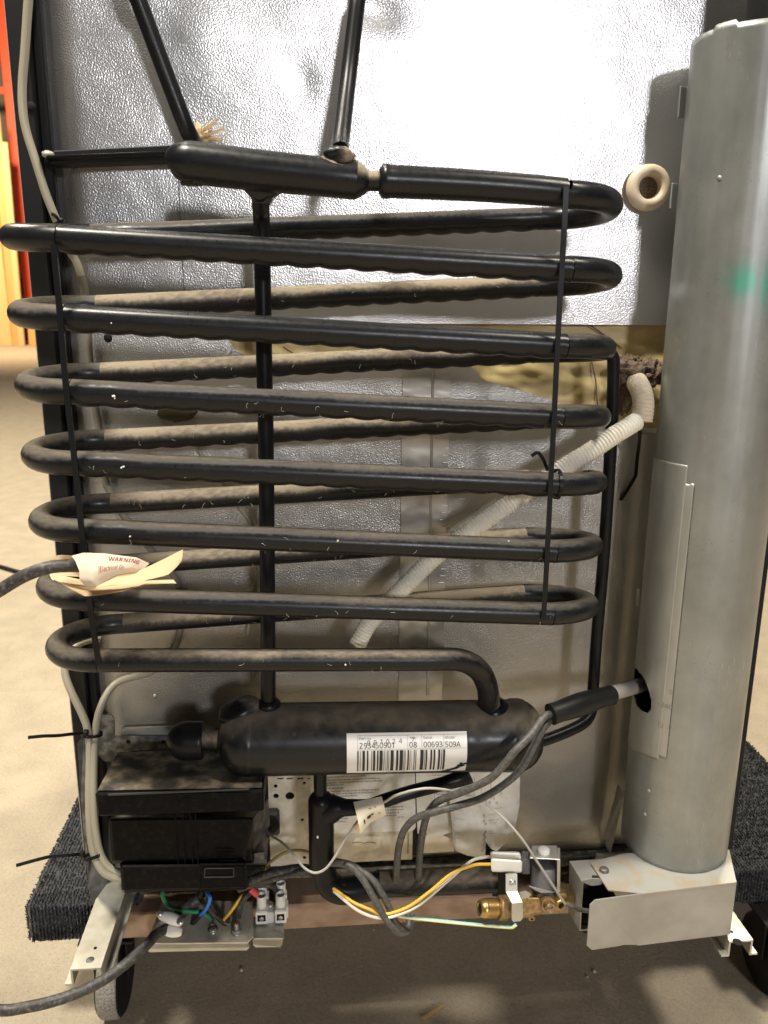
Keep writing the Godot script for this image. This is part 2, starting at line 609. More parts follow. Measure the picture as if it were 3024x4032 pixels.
	tri_noise(M.cord, lin(0.028, 0.027, 0.027), lin(0.17, 0.16, 0.14), 97, 0.03, 14.0, 5, 0.5, 0.9)
	M.pale_wire = mat(lin(0.42, 0.41, 0.38), 0.4)
	M.white_wire = mat(lin(0.72, 0.68, 0.58), 0.4)
	M.yellow = mat(lin(0.80, 0.50, 0.06), 0.4)
	M.blue = mat(lin(0.03, 0.20, 0.72), 0.4)
	M.green = mat(lin(0.05, 0.28, 0.14), 0.45)
	M.red = mat(lin(0.70, 0.07, 0.08), 0.4)
	M.two_tone = mat(Color.WHITE, 0.4)
	M.two_tone.vertex_color_use_as_albedo = true
	M.white_plastic = mat(lin(0.86, 0.85, 0.80), 0.38)
	M.clear_plastic = mat(lin(0.80, 0.80, 0.77), 0.3)
	M.grey_plastic = mat(lin(0.13, 0.13, 0.14), 0.5)
	M.paper = mat(lin(0.72, 0.69, 0.61), 0.75)
	tri_noise(M.paper, lin(0.76, 0.74, 0.68), lin(0.66, 0.62, 0.53), 99, 0.012, 9.0, 4)
	M.cream_paper = mat(lin(0.74, 0.68, 0.53), 0.7)
	tri_noise(M.cream_paper, lin(0.74, 0.69, 0.56), lin(0.66, 0.59, 0.45), 101, 0.01, 10.0, 4)
	M.card = mat(lin(0.60, 0.44, 0.26), 0.75)
	M.card_face = mat(lin(0.60, 0.51, 0.40), 0.75)
	M.label = mat(lin(0.72, 0.72, 0.71), 0.35)
	M.ink = mat(lin(0.02, 0.02, 0.02), 0.6)
	M.grey_ink = mat(lin(0.18, 0.18, 0.18), 0.6)
	M.pale_ink = mat(lin(0.30, 0.30, 0.29), 0.6)
	M.red_ink = mat(lin(0.50, 0.09, 0.11), 0.6)
	M.emboss = mat(lin(0.24, 0.245, 0.23), 0.5, 0.5)
	# dusty black plastic of the control box
	M.box_black = mat(lin(0.01, 0.01, 0.01), 0.42)
	tri_noise(M.box_black, lin(0.005, 0.005, 0.0055), lin(0.015, 0.0145, 0.013), 103, 0.02, 12.0, 5, 0.5, 1.0)
	M.box_black.metallic_specular = 0.18
	M.dusty = mat(lin(0.25, 0.2, 0.14), 0.95)
	tri_noise(M.dusty, lin(0.20, 0.165, 0.11), lin(0.03, 0.027, 0.022), 105, 0.009, 9.0, 4, 0.2, 0.65)
	# setting
	var fl := mat(Color.WHITE, 0.75)
	fl.albedo_texture = concrete()
	fl.uv1_triplanar = true
	fl.uv1_scale = Vector3.ONE * 1.4
	fl.normal_enabled = true
	fl.normal_texture = normal_noise(31, 0.3, 0.3, 512, 2)
	M.floor = fl
	M.carpet = mat(lin(0.035, 0.037, 0.042), 0.95)
	tri_noise(M.carpet, lin(0.07, 0.073, 0.08), lin(0.014, 0.015, 0.018), 107, 0.14, 8.0, 3, 0.3, 0.7)
	M.carpet.rim_enabled = true
	M.carpet.rim = 0.5
	M.wood = mat(lin(0.5, 0.32, 0.2), 0.7)
	wood_grain(M.wood, lin(0.36, 0.25, 0.175), lin(0.24, 0.15, 0.095), 109)
	M.pine = mat(lin(0.7, 0.42, 0.16), 0.6)
	wood_grain(M.pine, lin(0.66, 0.40, 0.15), lin(0.46, 0.23, 0.07), 111)
	M.pine_pale = mat(lin(0.7, 0.42, 0.16), 0.6)
	wood_grain(M.pine_pale, lin(0.72, 0.50, 0.24), lin(0.55, 0.33, 0.13), 113)
	M.rack_red = mat(lin(0.62, 0.055, 0.015), 0.45)
	M.wall = mat(lin(0.10, 0.085, 0.065), 0.85)
	M.wheel = mat(lin(0.3, 0.29, 0.27), 0.7)
	tri_noise(M.wheel, lin(0.36, 0.34, 0.31), lin(0.14, 0.13, 0.12), 115, 0.05, 14.0, 4, 0.3, 0.75)

func wood_grain(m: StandardMaterial3D, a: Color, b: Color, seed_: int) -> void:
	var n1 := noise(seed_, 0.02, 4)
	var n2 := noise(seed_ + 1, 0.01, 2)
	m.albedo_texture = picture(256, 256, func(x, y):
		var k: float = 0.5 + 0.5 * sin(x * 0.22 + 6.0 * n2.get_noise_2d(x, y * 0.12) + 2.0 * n1.get_noise_2d(x * 4.0, y * 0.3))
		return a.lerp(b, clampf(k * 0.7 + 0.4 * n1.get_noise_2d(x * 6.0, y * 0.4), 0.0, 1.0)))
	m.albedo_color = Color.WHITE

func concrete() -> ImageTexture:
	var n1 := noise(41, 0.008, 5)
	var n2 := noise(42, 0.12, 3)
	var n3 := noise(43, 0.35, 2)
	return picture(1024, 1024, func(x, y):
		var k: float = 1.0 + 0.16 * n1.get_noise_2d(x, y) + 0.10 * n2.get_noise_2d(x, y)
		k *= 1.0 - 0.5 * smoothstep(0.45, 0.65, n3.get_noise_2d(x, y))
		return lin(0.42 * k, 0.36 * k, 0.27 * k))

func setting() -> void:
	structure("floor", Builder.new().box(Vector3(0, -0.1, -4), Vector3(40, 0.2, 34), 0.0), M.floor)
	structure("back_wall", Builder.new().box(Vector3(-4, 4, -16.5), Vector3(30, 8, 0.2), 0.0), M.wall)
	# lumber standing on end and the red rack beside it, far behind on the left
	var looks := ["orange pine board standing on end, leftmost beside the red rack", "pale pine board standing on end between two orange boards", "orange pine board standing on end against the red rack", "narrow pale pine board standing in front of the red rack", "short orange pine board standing at the rack foot"]
	var xs := [-5.72, -5.47, -5.27, -5.16, -5.00]
	var ws := [0.26, 0.22, 0.16, 0.10, 0.13]
	var hs := [4.0, 3.9, 3.75, 3.3, 0.55]
	for i in 5:
		var b := Builder.new().box(Vector3(xs[i], hs[i] / 2.0, -14.42 + 0.05 * (i % 2)), Vector3(ws[i], hs[i], 0.06), 0.006, Basis(Vector3.BACK, 0.012 * (2 - i)))
		var o := part("lumber_board", b, M.pine_pale if i % 2 else M.pine)
		tag(o, looks[i], "board", "lumber boards standing beside the red rack")
	var rk := thing("storage_rack", "red steel storage rack upright with short cross braces behind the lumber", "rack", Vector3(-4.78, 0, -15.2))
	for k in 2:
		part("rack_post", Builder.new().box(Vector3(-5.86 + 0.63 * k, 3.0, -15.2), Vector3(0.19, 6.0, 0.12), 0.006), M.rack_red, rk)
	for k in 7:
		part("rack_brace", Builder.new().box(Vector3(-5.55, 0.35 + 0.98 * k, -15.2), Vector3(1.05, 0.11, 0.05), 0.004), M.rack_red, rk)
	var bags := Builder.new()
	var nz := noise(5, 0.5)
	for k in 4:
		bags.lump(Vector3(-5.1 + 0.1 * k, 1.0 + 1.15 * k, -15.6), Vector3(0.9, 0.7, 0.4), nz, 0.25, Basis(), 20, 12)
	part("stored_load", bags, M.matte_black, rk)

# ---------------------------------------------------------------- cabinet and back panel
func tan_film(q: Vector3) -> Color:
	var n: float = M.film.get_noise_2d(q.x * 100.0, q.y * 100.0)
	var k := clampf(smoothstep(0.75, 0.30, q.y + 0.12 * n) * 0.75 + 0.08 + 0.25 * n, 0.0, 1.0)
	return Color(1, 1, 1).lerp(Color(0.62, 0.575, 0.485), k)

func cabinet(fr: Node3D) -> void:
	M.film = noise(51, 0.03, 4)
	var dent := noise(53, 0.9, 2)
	var dent2 := noise(54, 3.5, 2)
	part("cabinet_shell", Builder.new().box(Vector3(0, 0.85, -0.265), Vector3(0.616, 1.38, 0.515), 0.002), M.white_metal, fr)
	# upper sheet of the back panel, slightly dented and rolled back along the left edge
	var seam := 0.6588
	part("back_panel", Builder.new().sheet(func(s, t):
		var x := lerpf(-0.288, 0.3, s)
		var y := lerpf(1.5, seam, t)
		var z: float = 0.0006 * dent.get_noise_2d(x * 10.0, y * 10.0) + 0.00025 * dent2.get_noise_2d(x * 10.0, y * 10.0)
		z -= 0.007 * smoothstep(-0.268, -0.288, x)
		z -= 0.0035 * exp(-pow((x + 0.045) / 0.018, 2.0) - pow((y - 0.885) / 0.012, 2.0))
		z -= 0.0018 * exp(-pow((x + 0.10) / 0.01, 2.0) - pow((y - 0.835) / 0.012, 2.0))
		z += 0.002 * exp(-pow((x + 0.17) / 0.03, 2.0) - pow((y - 0.86) / 0.03, 2.0))
		return Vector3(x, y, z), 110, 150, Vector3.BACK, 0.0012, Vector2(0.588, 0.84) / 0.14, tan_film), M.panel, fr, "bright embossed upper sheet of the back panel")
	# the lower sheet, whose upper edge is cut away where yellow foam shows
	var edge := [Vector3(-.1671, .6574, 0), Vector3(-.1618, .6408, 0), Vector3(-.151, .6328, 0), Vector3(.0354, .6247, 0), Vector3(.0452, .6133, 0), Vector3(.0591, .6096, 0), Vector3(.1041, .5969, 0), Vector3(.1672, .5697, 0), Vector3(.2242, .5628, 0)]
	part("back_panel", Builder.new().sheet(func(s, t):
		var x := lerpf(-0.288, 0.3, s)
		var top := seam - 0.0006
		if x > edge[0].x:
			top = edge[edge.size() - 1].y
			for i in edge.size() - 1:
				if x >= edge[i].x and x <= edge[i + 1].x:
					top = lerpf(edge[i].y, edge[i + 1].y, (x - edge[i].x) / (edge[i + 1].x - edge[i].x))
		var y := lerpf(top, 0.159, t)
		var z: float = 0.0006 * dent.get_noise_2d(x * 10.0 + 40.0, y * 10.0) + 0.0005 * dent2.get_noise_2d(x * 10.0, y * 10.0)
		z -= 0.007 * smoothstep(-0.268, -0.288, x) + 0.006 * smoothstep(0.178, 0.192, x)
		z -= 0.0004
		return Vector3(x, y, z), 110, 120, Vector3.BACK, 0.0012, Vector2(0.588, 0.5) / 0.14, tan_film), M.panel_low, fr, "dusty lower sheet of the back panel with cut-away upper edge")
	var wr := noise(57, 2.2, 3)
	part("insulation_foam", Builder.new().sheet(func(s, t):
		var x := lerpf(-0.17, 0.3, s)
		var y := lerpf(0.664, 0.572, t)
		return Vector3(x, y, -0.006 + 0.0035 * wr.get_noise_2d(x * 10.0, y * 16.0) + 0.004 * absf(wr.get_noise_2d(x * 6.0 + 7.0, y * 9.0))), 90, 36, Vector3.BACK, 0.0, Vector2.ONE), M.foam, fr)
	for c in [[Vector3(.1326, .6588, -.002), Vector3(.1416, .6533, -.002), Vector3(.1508, .6472, -.002), Vector3(.1599, .6416, -.002), Vector3(.1627, .6395, -.002)], [Vector3(.1369, .6284, -.002), Vector3(.1414, .6126, -.002), Vector3(.1435, .5977, -.002), Vector3(.1469, .5826, -.002)], [Vector3(-.1195, .6399, -.002), Vector3(-.1114, .6347, -.002)]]:
		part("foam_crack", Builder.new().tube(spline(c, 4), 0.0006, 6), M.putty, fr)
	# vertical foil tape over the seam of the lower sheet
	for seg in [[1444, 1700], [1700, 2150], [2150, 2760]]:
		var y0: float = tape_y(seg[0])
		var y1: float = tape_y(seg[1])
		part("foil_tape", Builder.new().sheet(func(s, t): return Vector3(lerpf(-0.0225, 0.0172, s), lerpf(y0, y1, t), 0.0014 + 0.00012 * wr.get_noise_2d(s * 3.0, t * 30.0)), 10, 24, Vector3.BACK, 0.0, Vector2(0.15, 0.6)), M.tape, fr)
	part("tape_ridge", Builder.new().tube([Vector3(0.0024, 0.622, 0.0015), Vector3(0.0040, 0.33, 0.0015)], 0.0011, 8), M.tape, fr)
	for k in 34:
		var y := 0.60 - 0.0062 * k - 0.02 * float(k > 20)
		if k < 26:
			part("tape_crease", Builder.new().box(Vector3(0.0155 - 0.0006 * (k % 3), y, 0.0018), Vector3(0.004 + 0.001 * (k % 2), 0.0007, 0.0008), 0.0), M.steel, fr)
	part("panel_joint", Builder.new().box(Vector3(-0.1955, 0.72, 0.0006), Vector3(0.0007, 0.12, 0.0012), 0.0), M.dark_metal, fr)
	# black edge frames
	for s in [-1, 1]:
		var f := part("edge_frame", Builder.new().box(Vector3(s * 0.3015, 0.85, -0.001), Vector3(0.015, 1.386, 0.020), 0.0012), M.matte_black, fr)
		part("frame_lip", Builder.new().box(Vector3(s * 0.2905, 0.85, -0.0045), Vector3(0.007, 1.386, 0.013), 0.001), M.matte_black, f)
		part("seal_strip", Builder.new().box(Vector3(s * 0.3115, 0.85, -0.012 if s > 0 else -0.016), Vector3(0.005, 1.384, 0.022), 0.001), M.carpet if s > 0 else M.sheet, f)
		if s < 0:
			part("screw_hole", Builder.new().lathe([Vector2(0.0035, 0), Vector2(0.0028, 0.0006), Vector2(0, 0.0006)], Vector3(-.2967, .8103, .0093), Vector3.BACK, 16), M.hole, f)
	# black drip channel across the upper left
	var ch := [Vector3(-.2821, .7797, .018), Vector3(-.184, .7863, .018)]
	var c2 := [Vector3(-.2844, .7745, .018), Vector3(-.1926, .7797, .018)]
	var c3 := [Vector3(-.2857, .7698, .012), Vector3(-.1956, .775, .012)]
	var dc := part("drip_channel", Builder.new().hexa([c3[0] * Vector3(1, 1, 0), c3[1] * Vector3(1, 1, 0), ch[1] * Vector3(1, 1, 0), ch[0] * Vector3(1, 1, 0), c2[0] + Vector3(0, -0.004, 0), c2[1] + Vector3(0, -0.004, 0), ch[1], ch[0]], 0.001), M.matte_black, fr)
	part("channel_lip", Builder.new().hexa([c3[0], c3[1], c2[1], c2[0], c3[0] + Vector3(0, 0.004, 0.012), c3[1] + Vector3(0, 0.004, 0.012), c2[1] + Vector3(0, 0.001, 0.006), c2[0] + Vector3(0, 0.001, 0.006)], 0.0006), M.black, dc)
	part("sealant_blob", Builder.new().lump(Vector3(-.2842, .7764, .021), Vector3(0.009, 0.005, 0.006), noise(3, 0.8), 0.5, Basis(), 14, 8), M.grey_cable, dc)
	# drain grommet
	var g := Vector3(.1702, .7647, .003)
	part("drain_grommet", Builder.new().lathe([Vector2(0.0168, 0.0), Vector2(0.0177, 0.002), Vector2(0.0172, 0.006), Vector2(0.0150, 0.0088), Vector2(0.0118, 0.0093), Vector2(0.0094, 0.0080), Vector2(0.0086, 0.005), Vector2(0.0084, 0.0012)], g, Vector3.BACK, 40), M.grommet, fr)
	part("grommet_bore", Builder.new().lathe([Vector2(0.0082, 0.0018), Vector2(0.004, 0.0024), Vector2(0.0, 0.003)], g, Vector3.BACK, 24), M.putty, fr)
	# two dark blemishes and a small button on the sheet
	part("bolt_hole", Builder.new().lathe([Vector2(0.0034, 0), Vector2(0.0026, 0.0007), Vector2(0, 0.0007)], Vector3(-.2565, .6461, .0002), Vector3.BACK, 14), M.hole, fr)
	part("foam_blister", Builder.new().lump(Vector3(-.2065, .5877, 0), Vector3(0.030, 0.016, 0.004), noise(8, 0.3), 0.3, Basis(), 24, 10), M.blister, fr)
	part("panel_button", Builder.new().lathe([Vector2(0.0022, 0), Vector2(0.0020, 0.0012), Vector2(0.0, 0.0015)], Vector3(-.2386, .3368, 0), Vector3.BACK, 16), M.panel_flat, fr)
	# base: black bottom edge, foot channels
	part("base_rail", Builder.new().box(Vector3(0, 0.149, -0.02), Vector3(0.60, 0.018, 0.03), 0.001), M.matte_black, fr)
	part("base_rail", Builder.new().box(Vector3(0.02, 0.155, 0.006), Vector3(0.52, 0.008, 0.010), 0.0008), M.dark_metal, fr, "grey lower rail along the bottom edge of the panel")
	for s in [0, 1]:
		var x0 := -0.2955 if s == 0 else 0.2515
		var x1 := -0.2745 if s == 0 else 0.2695
		var z1 := 0.106 if s == 0 else 0.118
		var y := 0.150
		var outline := []
		for q in [[x0 - 0.007, 0.1362], [x0, 0.1362], [x0, y], [x1, y], [x1, 0.1362], [x1 + 0.007, 0.1362], [x1 + 0.007, 0.1378], [x1 + 0.0016, 0.1378], [x1 + 0.0016, y + 0.0016], [x0 - 0.0016, y + 0.0016], [x0 - 0.0016, 0.1378], [x0 - 0.007, 0.1378]]:
			outline.append(Vector3(q[0], q[1], z1))
		var f := part("foot_channel", Builder.new().slab(outline, Vector3(0, 0, -z1 - 0.12)), M.zinc, fr)
		for h in ([[Vector3(-.2837, .1517, .097), 0.0034], [Vector3(-.2828, .1517, .0845), 0.0014]] if s == 0 else [[Vector3(.2565, .1517, .1191), 0.0040], [Vector3(.2571, .1517, .1077), 0.0014]]):
			part("channel_hole", Builder.new().lathe([Vector2(h[1], 0), Vector2(h[1] * 0.9, 0.0003), Vector2(0, 0.0003)], h[0], Vector3.UP, 18), M.hole if s == 1 or h[1] < 0.002 else M.dark_metal, f)

func tape_y(v: float) -> float:
	return lerpf(0.6244, 0.3242, (v - 1444.0) / (2760.0 - 1444.0))

# ---------------------------------------------------------------- the absorber coil
func arc(a: Vector3, b: Vector3, side: float, n := 16) -> Array:   # half a turn from a to b, bulging along x
	var out := []
	for i in n + 1:
		var w := PI * i / n
		var c := a.lerp(b, (1.0 - cos(w)) / 2.0)
		out.append(Vector3(c.x + side * sin(w) * absf(a.z - b.z) / 2.0, c.y, c.z))
	return out

func straight(a: Vector3, b: Vector3, n: int) -> Array:
	var out := []
	for i in n + 1:
		out.append(a.lerp(b, float(i) / n))
	return out

func coil(fr: Node3D) -> void:
	var front := [Vector4(-.2545, .7117, .0773, .697), Vector4(-.2542, .6629, .0769, .6464), Vector4(-.2544, .6152, .077, .598), Vector4(-.2547, .5674, .0778, .5491), Vector4(-.2542, .52, .0781, .4993), Vector4(-.2537, .4703, .0787, .4506), Vector4(-.2514, .4233, -.0103, .4167)]
	var rear := [Vector4(-.2545, .7198, .0763, .7371), Vector4(-.2542, .6702, .0773, .6883), Vector4(-.2544, .6212, .0769, .638), Vector4(-.2547, .5706, .077, .5857), Vector4(-.2542, .5204, .0778, .5362), Vector4(-.2537, .4698, .0781, .4872), Vector4(-.2514, .4196, .0787, .4378)]
	var zf := 0.115
	var zr := 0.035
	var r := 0.0086
	var rr := 0.0082
	var c := holder("absorber_coil", fr)
	for i in 6:
		var q: Vector4 = front[i]
		part("coil_run", Builder.new().tube(straight(Vector3(q.x, q.y, zf), Vector3(q.z, q.w, zf), 170), r, 18, Vector3.UP, false, 0.0013 if i < 4 else 0.0, 3.0), M.pipe_front if i < 2 else M.pipe_mid, c)
	var b: Vector4 = front[6]
	var low := [Vector3(b.x, b.y, zf), Vector3(lerpf(b.x, b.z, 0.5), lerpf(b.y, b.w, 0.5), zf), Vector3(b.z, b.w, zf)] + [Vector3(.0073, .4153, .113), Vector3(.0196, .4102, .11), Vector3(.0301, .3991, .104), Vector3(.0369, .3833, .096), Vector3(.0405, .367, .09), Vector3(.0415, .3582, .088)]
	var lowp := straight(low[0], low[2], 40)
	lowp.append_array(spline(low.slice(2), 8).slice(1))
	part("coil_run", Builder.new().tube(lowp, r, 18, Vector3(0, 0.94, 0.34), false, 0.0, 3.0), M.pipe_low, c, "lowest run of the coil, bending down into the vessel")
	for i in 7:
		var q: Vector4 = rear[i]
		part("coil_run", Builder.new().tube(straight(Vector3(q.x, q.y, zr), Vector3(q.z, q.w, zr), 170), rr, 18, Vector3.UP, false, 0.0013 if i < 4 else 0.0, 3.0), M.pipe_rear if i > 0 else M.pipe_mid, c)
		var f: Vector4 = front[i]
		part("coil_bend", Builder.new().tube(arc(Vector3(f.x, f.y, zf), Vector3(q.x, q.y, zr), -1.0, 22), func(_s, t): return lerpf(r, rr, t), 18, Vector3.UP, false, 0.0, 3.0), M.pipe_front if i < 1 else M.pipe_bend, c)
		if i > 0:
			var e: Vector4 = front[i - 1]
			part("coil_bend", Builder.new().tube(arc(Vector3(e.z, e.w, zf), Vector3(q.z, q.w, zr), 1.0, 22), func(_s, t): return lerpf(r, rr, t), 18, Vector3.UP, false, 0.0, 3.0), M.pipe_front if i < 2 else M.pipe_mid, c)
	# chips in the black paint
	var rng := RandomNumberGenerator.new()
	rng.seed = 77
	for q in [Vector3(-.2242, .6599, .1236), Vector3(-.2254, .6117, .1236), Vector3(-.2261, .6132, .1236), Vector3(-.2244, .5655, .1236), Vector3(-.223, .5662, .1236), Vector3(-.2219, .5177, .1236), Vector3(-.2833, .6153, .098), Vector3(-.2807, .6151, .1), Vector3(-.2833, .5659, .098), Vector3(-.2815, .5663, .1), Vector3(.0419, .5098, .1232), Vector3(-.08, .5122, .1236), Vector3(-.075, .4182, .1236)]:
		var w := 0.0017 if absf(q.x + 0.0) < 0.5 and q.y > 0.504 and q.y < 0.5065 and q.x > 0.02 else rng.randf_range(0.0007, 0.0014)
		part("paint_chip", Builder.new().lump(q, Vector3(w * rng.randf_range(1.0, 1.8), w, 0.0005), noise(rng.randi() % 999, 0.4), 0.6, Basis(Vector3.BACK, rng.randf() * 3.0), 12, 6), M.white_plastic if rng.randf() < 0.7 else M.cream_paper, c)
	# lint hanging on the pipes
	var lint := Builder.new()
	for k in 190:
		var back: bool = rng.randf() < 0.55
		var q: Vector4 = rear[rng.randi_range(1, 6)] if back else front[rng.randi_range(2, 6)]
		var s := rng.randf()
		var at := Vector3(lerpf(q.x, q.z, s), lerpf(q.y, q.w, s), zr if back else zf)
		var hair := []
		var dir := Vector3(rng.randf_range(-1, 1), rng.randf_range(-1, 0.4), 0.2)
		var w := deg_to_rad(rng.randf_range(-85, 20))
		at += Vector3(0, sin(w), cos(w)) * ((rr if back else r) + 0.0003)
		for n in 6:
			hair.append(at)
			at += dir * rng.randf_range(0.0004, 0.0011)
			dir = (dir + Vector3(rng.randf_range(-1, 1), rng.randf_range(-1, 1), 0) * 0.9).normalized()
		lint.tube(hair, 0.00013, 4, Vector3.ZERO, false)
	part("dust_lint", lint, mat(lin(0.34, 0.31, 0.26), 0.9), c).set_meta("kind", "stuff")
	# header across the top: fat left piece, neck, thinner right piece that bends into the first rear run
	var h := holder("header_pipe", fr)
	var hp := spline([Vector3(-.1861, .76, .106), Vector3(-.1802, .7603, .107), Vector3(-.1571, .758, .108), Vector3(-.1281, .7553, .109), Vector3(-.0989, .753, .11), Vector3(-.0793, .7514, .111), Vector3(-.0665, .7505, .111)], 8)
	var fine := []
	for i in 121:
		fine.append(along(hp, pow(i / 120.0, 1.5)))
	part("header_body", Builder.new().tube(fine, func(_s, t): return 0.0128 * pow(clampf(1.0 - pow(1.0 - minf(pow(t, 1.5) / 0.13, 1.0), 2.2), 0.001, 1.0), 0.45) * (1.0 - 0.06 * smoothstep(0.4, 1.0, t)), 28, Vector3.UP, true, 0.0, 2.0), M.pipe_front, h)
	part("header_cone", Builder.new().tube(spline([Vector3(-.067, .7506, .111), Vector3(-.0605, .7502, .111), Vector3(-.0566, .7502, .111), Vector3(-.0497, .7501, .1115)], 6), func(_s, t): return lerpf(0.0119, 0.0062, smoothstep(0.0, 0.55, t)), 24, Vector3.UP, true, 0.0, 8.0), M.pipe_rear, h)
	var r0: Vector4 = rear[0]
	var hr := [Vector3(-.0517, .7501, .1125), Vector3(-.0174, .7493, .113), Vector3(.0158, .7481, .114), Vector3(.0494, .7463, .115), Vector3(.0707, .7448, .115)]
	var hrun := spline(hr, 10)
	part("header_run", Builder.new().tube(hrun, func(s, t): return 0.0103 + 0.0006 * exp(-pow((s - 0.004) / 0.002, 2.0)) - 0.003 * exp(-pow(s / 0.0012, 2.0)) - 0.0010 * t, 22, Vector3.UP, true, 0.0, 2.2), M.pipe_front, h)
	var last: Vector3 = hr[hr.size() - 1]
	part("coil_bend", Builder.new().tube([last] + arc(Vector3(r0.z - 0.004, last.y - 0.001, 0.115), Vector3(r0.z, r0.w, zr), 1.0, 22), func(_s, t): return lerpf(0.0093, rr, t), 20, Vector3.UP, false, 0.0, 3.0), M.pipe_front, h)
	# weld plates where pipes join the header
	var k: StandardMaterial3D = M.pipe_rear
	part("weld_plate", Builder.new().slab([Vector3(-.1404, .7456, .111), Vector3(-.1378, .7506, .112), Vector3(-.1223, .7509, .112), Vector3(-.1127, .7448, .111), Vector3(-.1199, .7402, .106), Vector3(-.1222, .7361, .105), Vector3(-.1334, .7359, .105), Vector3(-.1347, .7399, .106)], Vector3(0, 0, -0.011)), M.pipe_front, h)
	part("weld_plate", Builder.new().slab([Vector3(-.0891, .7632, .116), Vector3(-.0812, .7681, .112), Vector3(-.0704, .7684, .112), Vector3(-.0653, .7592, .116), Vector3(-.0738, .7578, .121), Vector3(-.0815, .759, .121)], Vector3(0, 0, -0.010)), k, h)
	part("weld_bead", Builder.new().lump(Vector3(-.0769, .7643, .114), Vector3(0.020, 0.012, 0.016), noise(12, 0.16), 0.3, Basis(), 24, 14), k, h)
	part("weld_bead", Builder.new().lump(Vector3(-.1709, .7473, .106), Vector3(0.015, 0.004, 0.012), noise(14, 0.16), 0.3, Basis(), 18, 10), M.pipe_front, h)
	# risers
	part("riser_pipe", Builder.new().tube(spline([Vector3(-.1285, .7425, .104), Vector3(-.1291, .7347, .09), Vector3(-.1295, .7229, .078), Vector3(-.1303, .6372, .078), Vector3(-.1308, .5639, .078), Vector3(-.1328, .4455, .079), Vector3(-.1342, .3643, .083)], 6), 0.0058, 16), M.black, fr)
	part("condenser_pipe", Builder.new().tube(spline([Vector3(-0.300, 1.48, 0.030), Vector3(-0.262, 1.20, 0.040)] + [Vector3(-.2266, .9166, .04), Vector3(-.2112, .8734, .036), Vector3(-.1976, .8343, .034), Vector3(-.1849, .7983, .032), Vector3(-.1814, .7895, .026), Vector3(-.1813, .788, .006)], 8), 0.0060, 16, Vector3.BACK, true, 0.0, 6.0), M.pipe_front, fr)
	part("condenser_pipe", Builder.new().tube(spline([Vector3(-0.035, 1.48, 0.016), Vector3(-0.050, 1.20, 0.018)] + [Vector3(-.0549, .9233, .022), Vector3(-.0612, .8801, .032), Vector3(-.0684, .8273, .048), Vector3(-.0741, .7854, .078), Vector3(-.076, .7711, .096)], 6), 0.0057, 16, Vector3.BACK, true, 0.0, 6.0), M.black, fr)
	for i in 9:   # torn fibres of insulation round the pipe's hole
		var a := Vector3(-.181, .7927, .004)
		var d := Vector3(0.006 + 0.0025 * (i % 4), 0.004 * sin(i * 1.7) + 0.002, 0.004 + 0.002 * (i % 3)) * (1.0 + 0.28 * (i % 3))
		part("torn_fibre", Builder.new().ribbon([a + Vector3(0.0007 * (i - 4), -0.001 * i * 0.3, 0), a + d * 0.6 + Vector3(0, 0.001, 0), a + d + Vector3(0.006, 0.0015 * (i % 3), 0.002)], Vector3.UP, 0.0018 if i < 5 else 0.0007, 0.0003), M.card, fr)
	part("torn_lining", Builder.new().lump(Vector3(-.1782, .7937, .004), Vector3(0.013, 0.016, 0.012), noise(9, 0.5), 0.6, Basis(), 20, 12), M.card, fr)
	part("return_pipe", Builder.new().tube(spline([Vector3(.1182, .6418, .05), Vector3(.1283, .6418, .05), Vector3(.1343, .6365, .05), Vector3(.1367, .6268, .05), Vector3(.1389, .5772, .05), Vector3(.1403, .483, .05), Vector3(.1396, .405, .05), Vector3(.1399, .3584, .05), Vector3(.1389, .3385, .053), Vector3(.1326, .3317, .06), Vector3(.1199, .3277, .066), Vector3(.0935, .3234, .075), Vector3(.0702, .323, .082)], 8), 0.0049, 14), M.black, fr)
	# flat ties welded down the front of the coil
	part("tie_bar", Builder.new().ribbon(spline([Vector3(-.2551, .7074, .1258), Vector3(-.255, .6895, .1262), Vector3(-.255, .6616, .1258), Vector3(-.2551, .6168, .1258), Vector3(-.2537, .5708, .1258), Vector3(-.253, .5229, .1258), Vector3(-.2518, .4737, .1258), Vector3(-.2502, .4437, .1262), Vector3(-.2489, .4252, .1258)], 3), Vector3.RIGHT, 0.0037, 0.0018), M.black, fr)
	part("tie_bar", Builder.new().ribbon(spline([Vector3(.0674, .747, .127), Vector3(.0679, .7216, .1272), Vector3(.0681, .6968, .1262), Vector3(.0682, .6472, .1262), Vector3(.0688, .5993, .1262), Vector3(.0691, .5519, .1262), Vector3(.0696, .5029, .1262), Vector3(.0697, .4506, .1262)], 3), Vector3.RIGHT, 0.0034, 0.0018), M.black, fr)

func vessel_at(x: float, ang: float, r: float) -> Array:   # a point on the absorber vessel and its normal
	var yc := lerpf(0.3395, 0.3345, (x + 0.17) / 0.246)
	var n := Vector3(0, sin(ang), cos(ang))
	return [Vector3(x, yc, 0.085) + n * r, n]

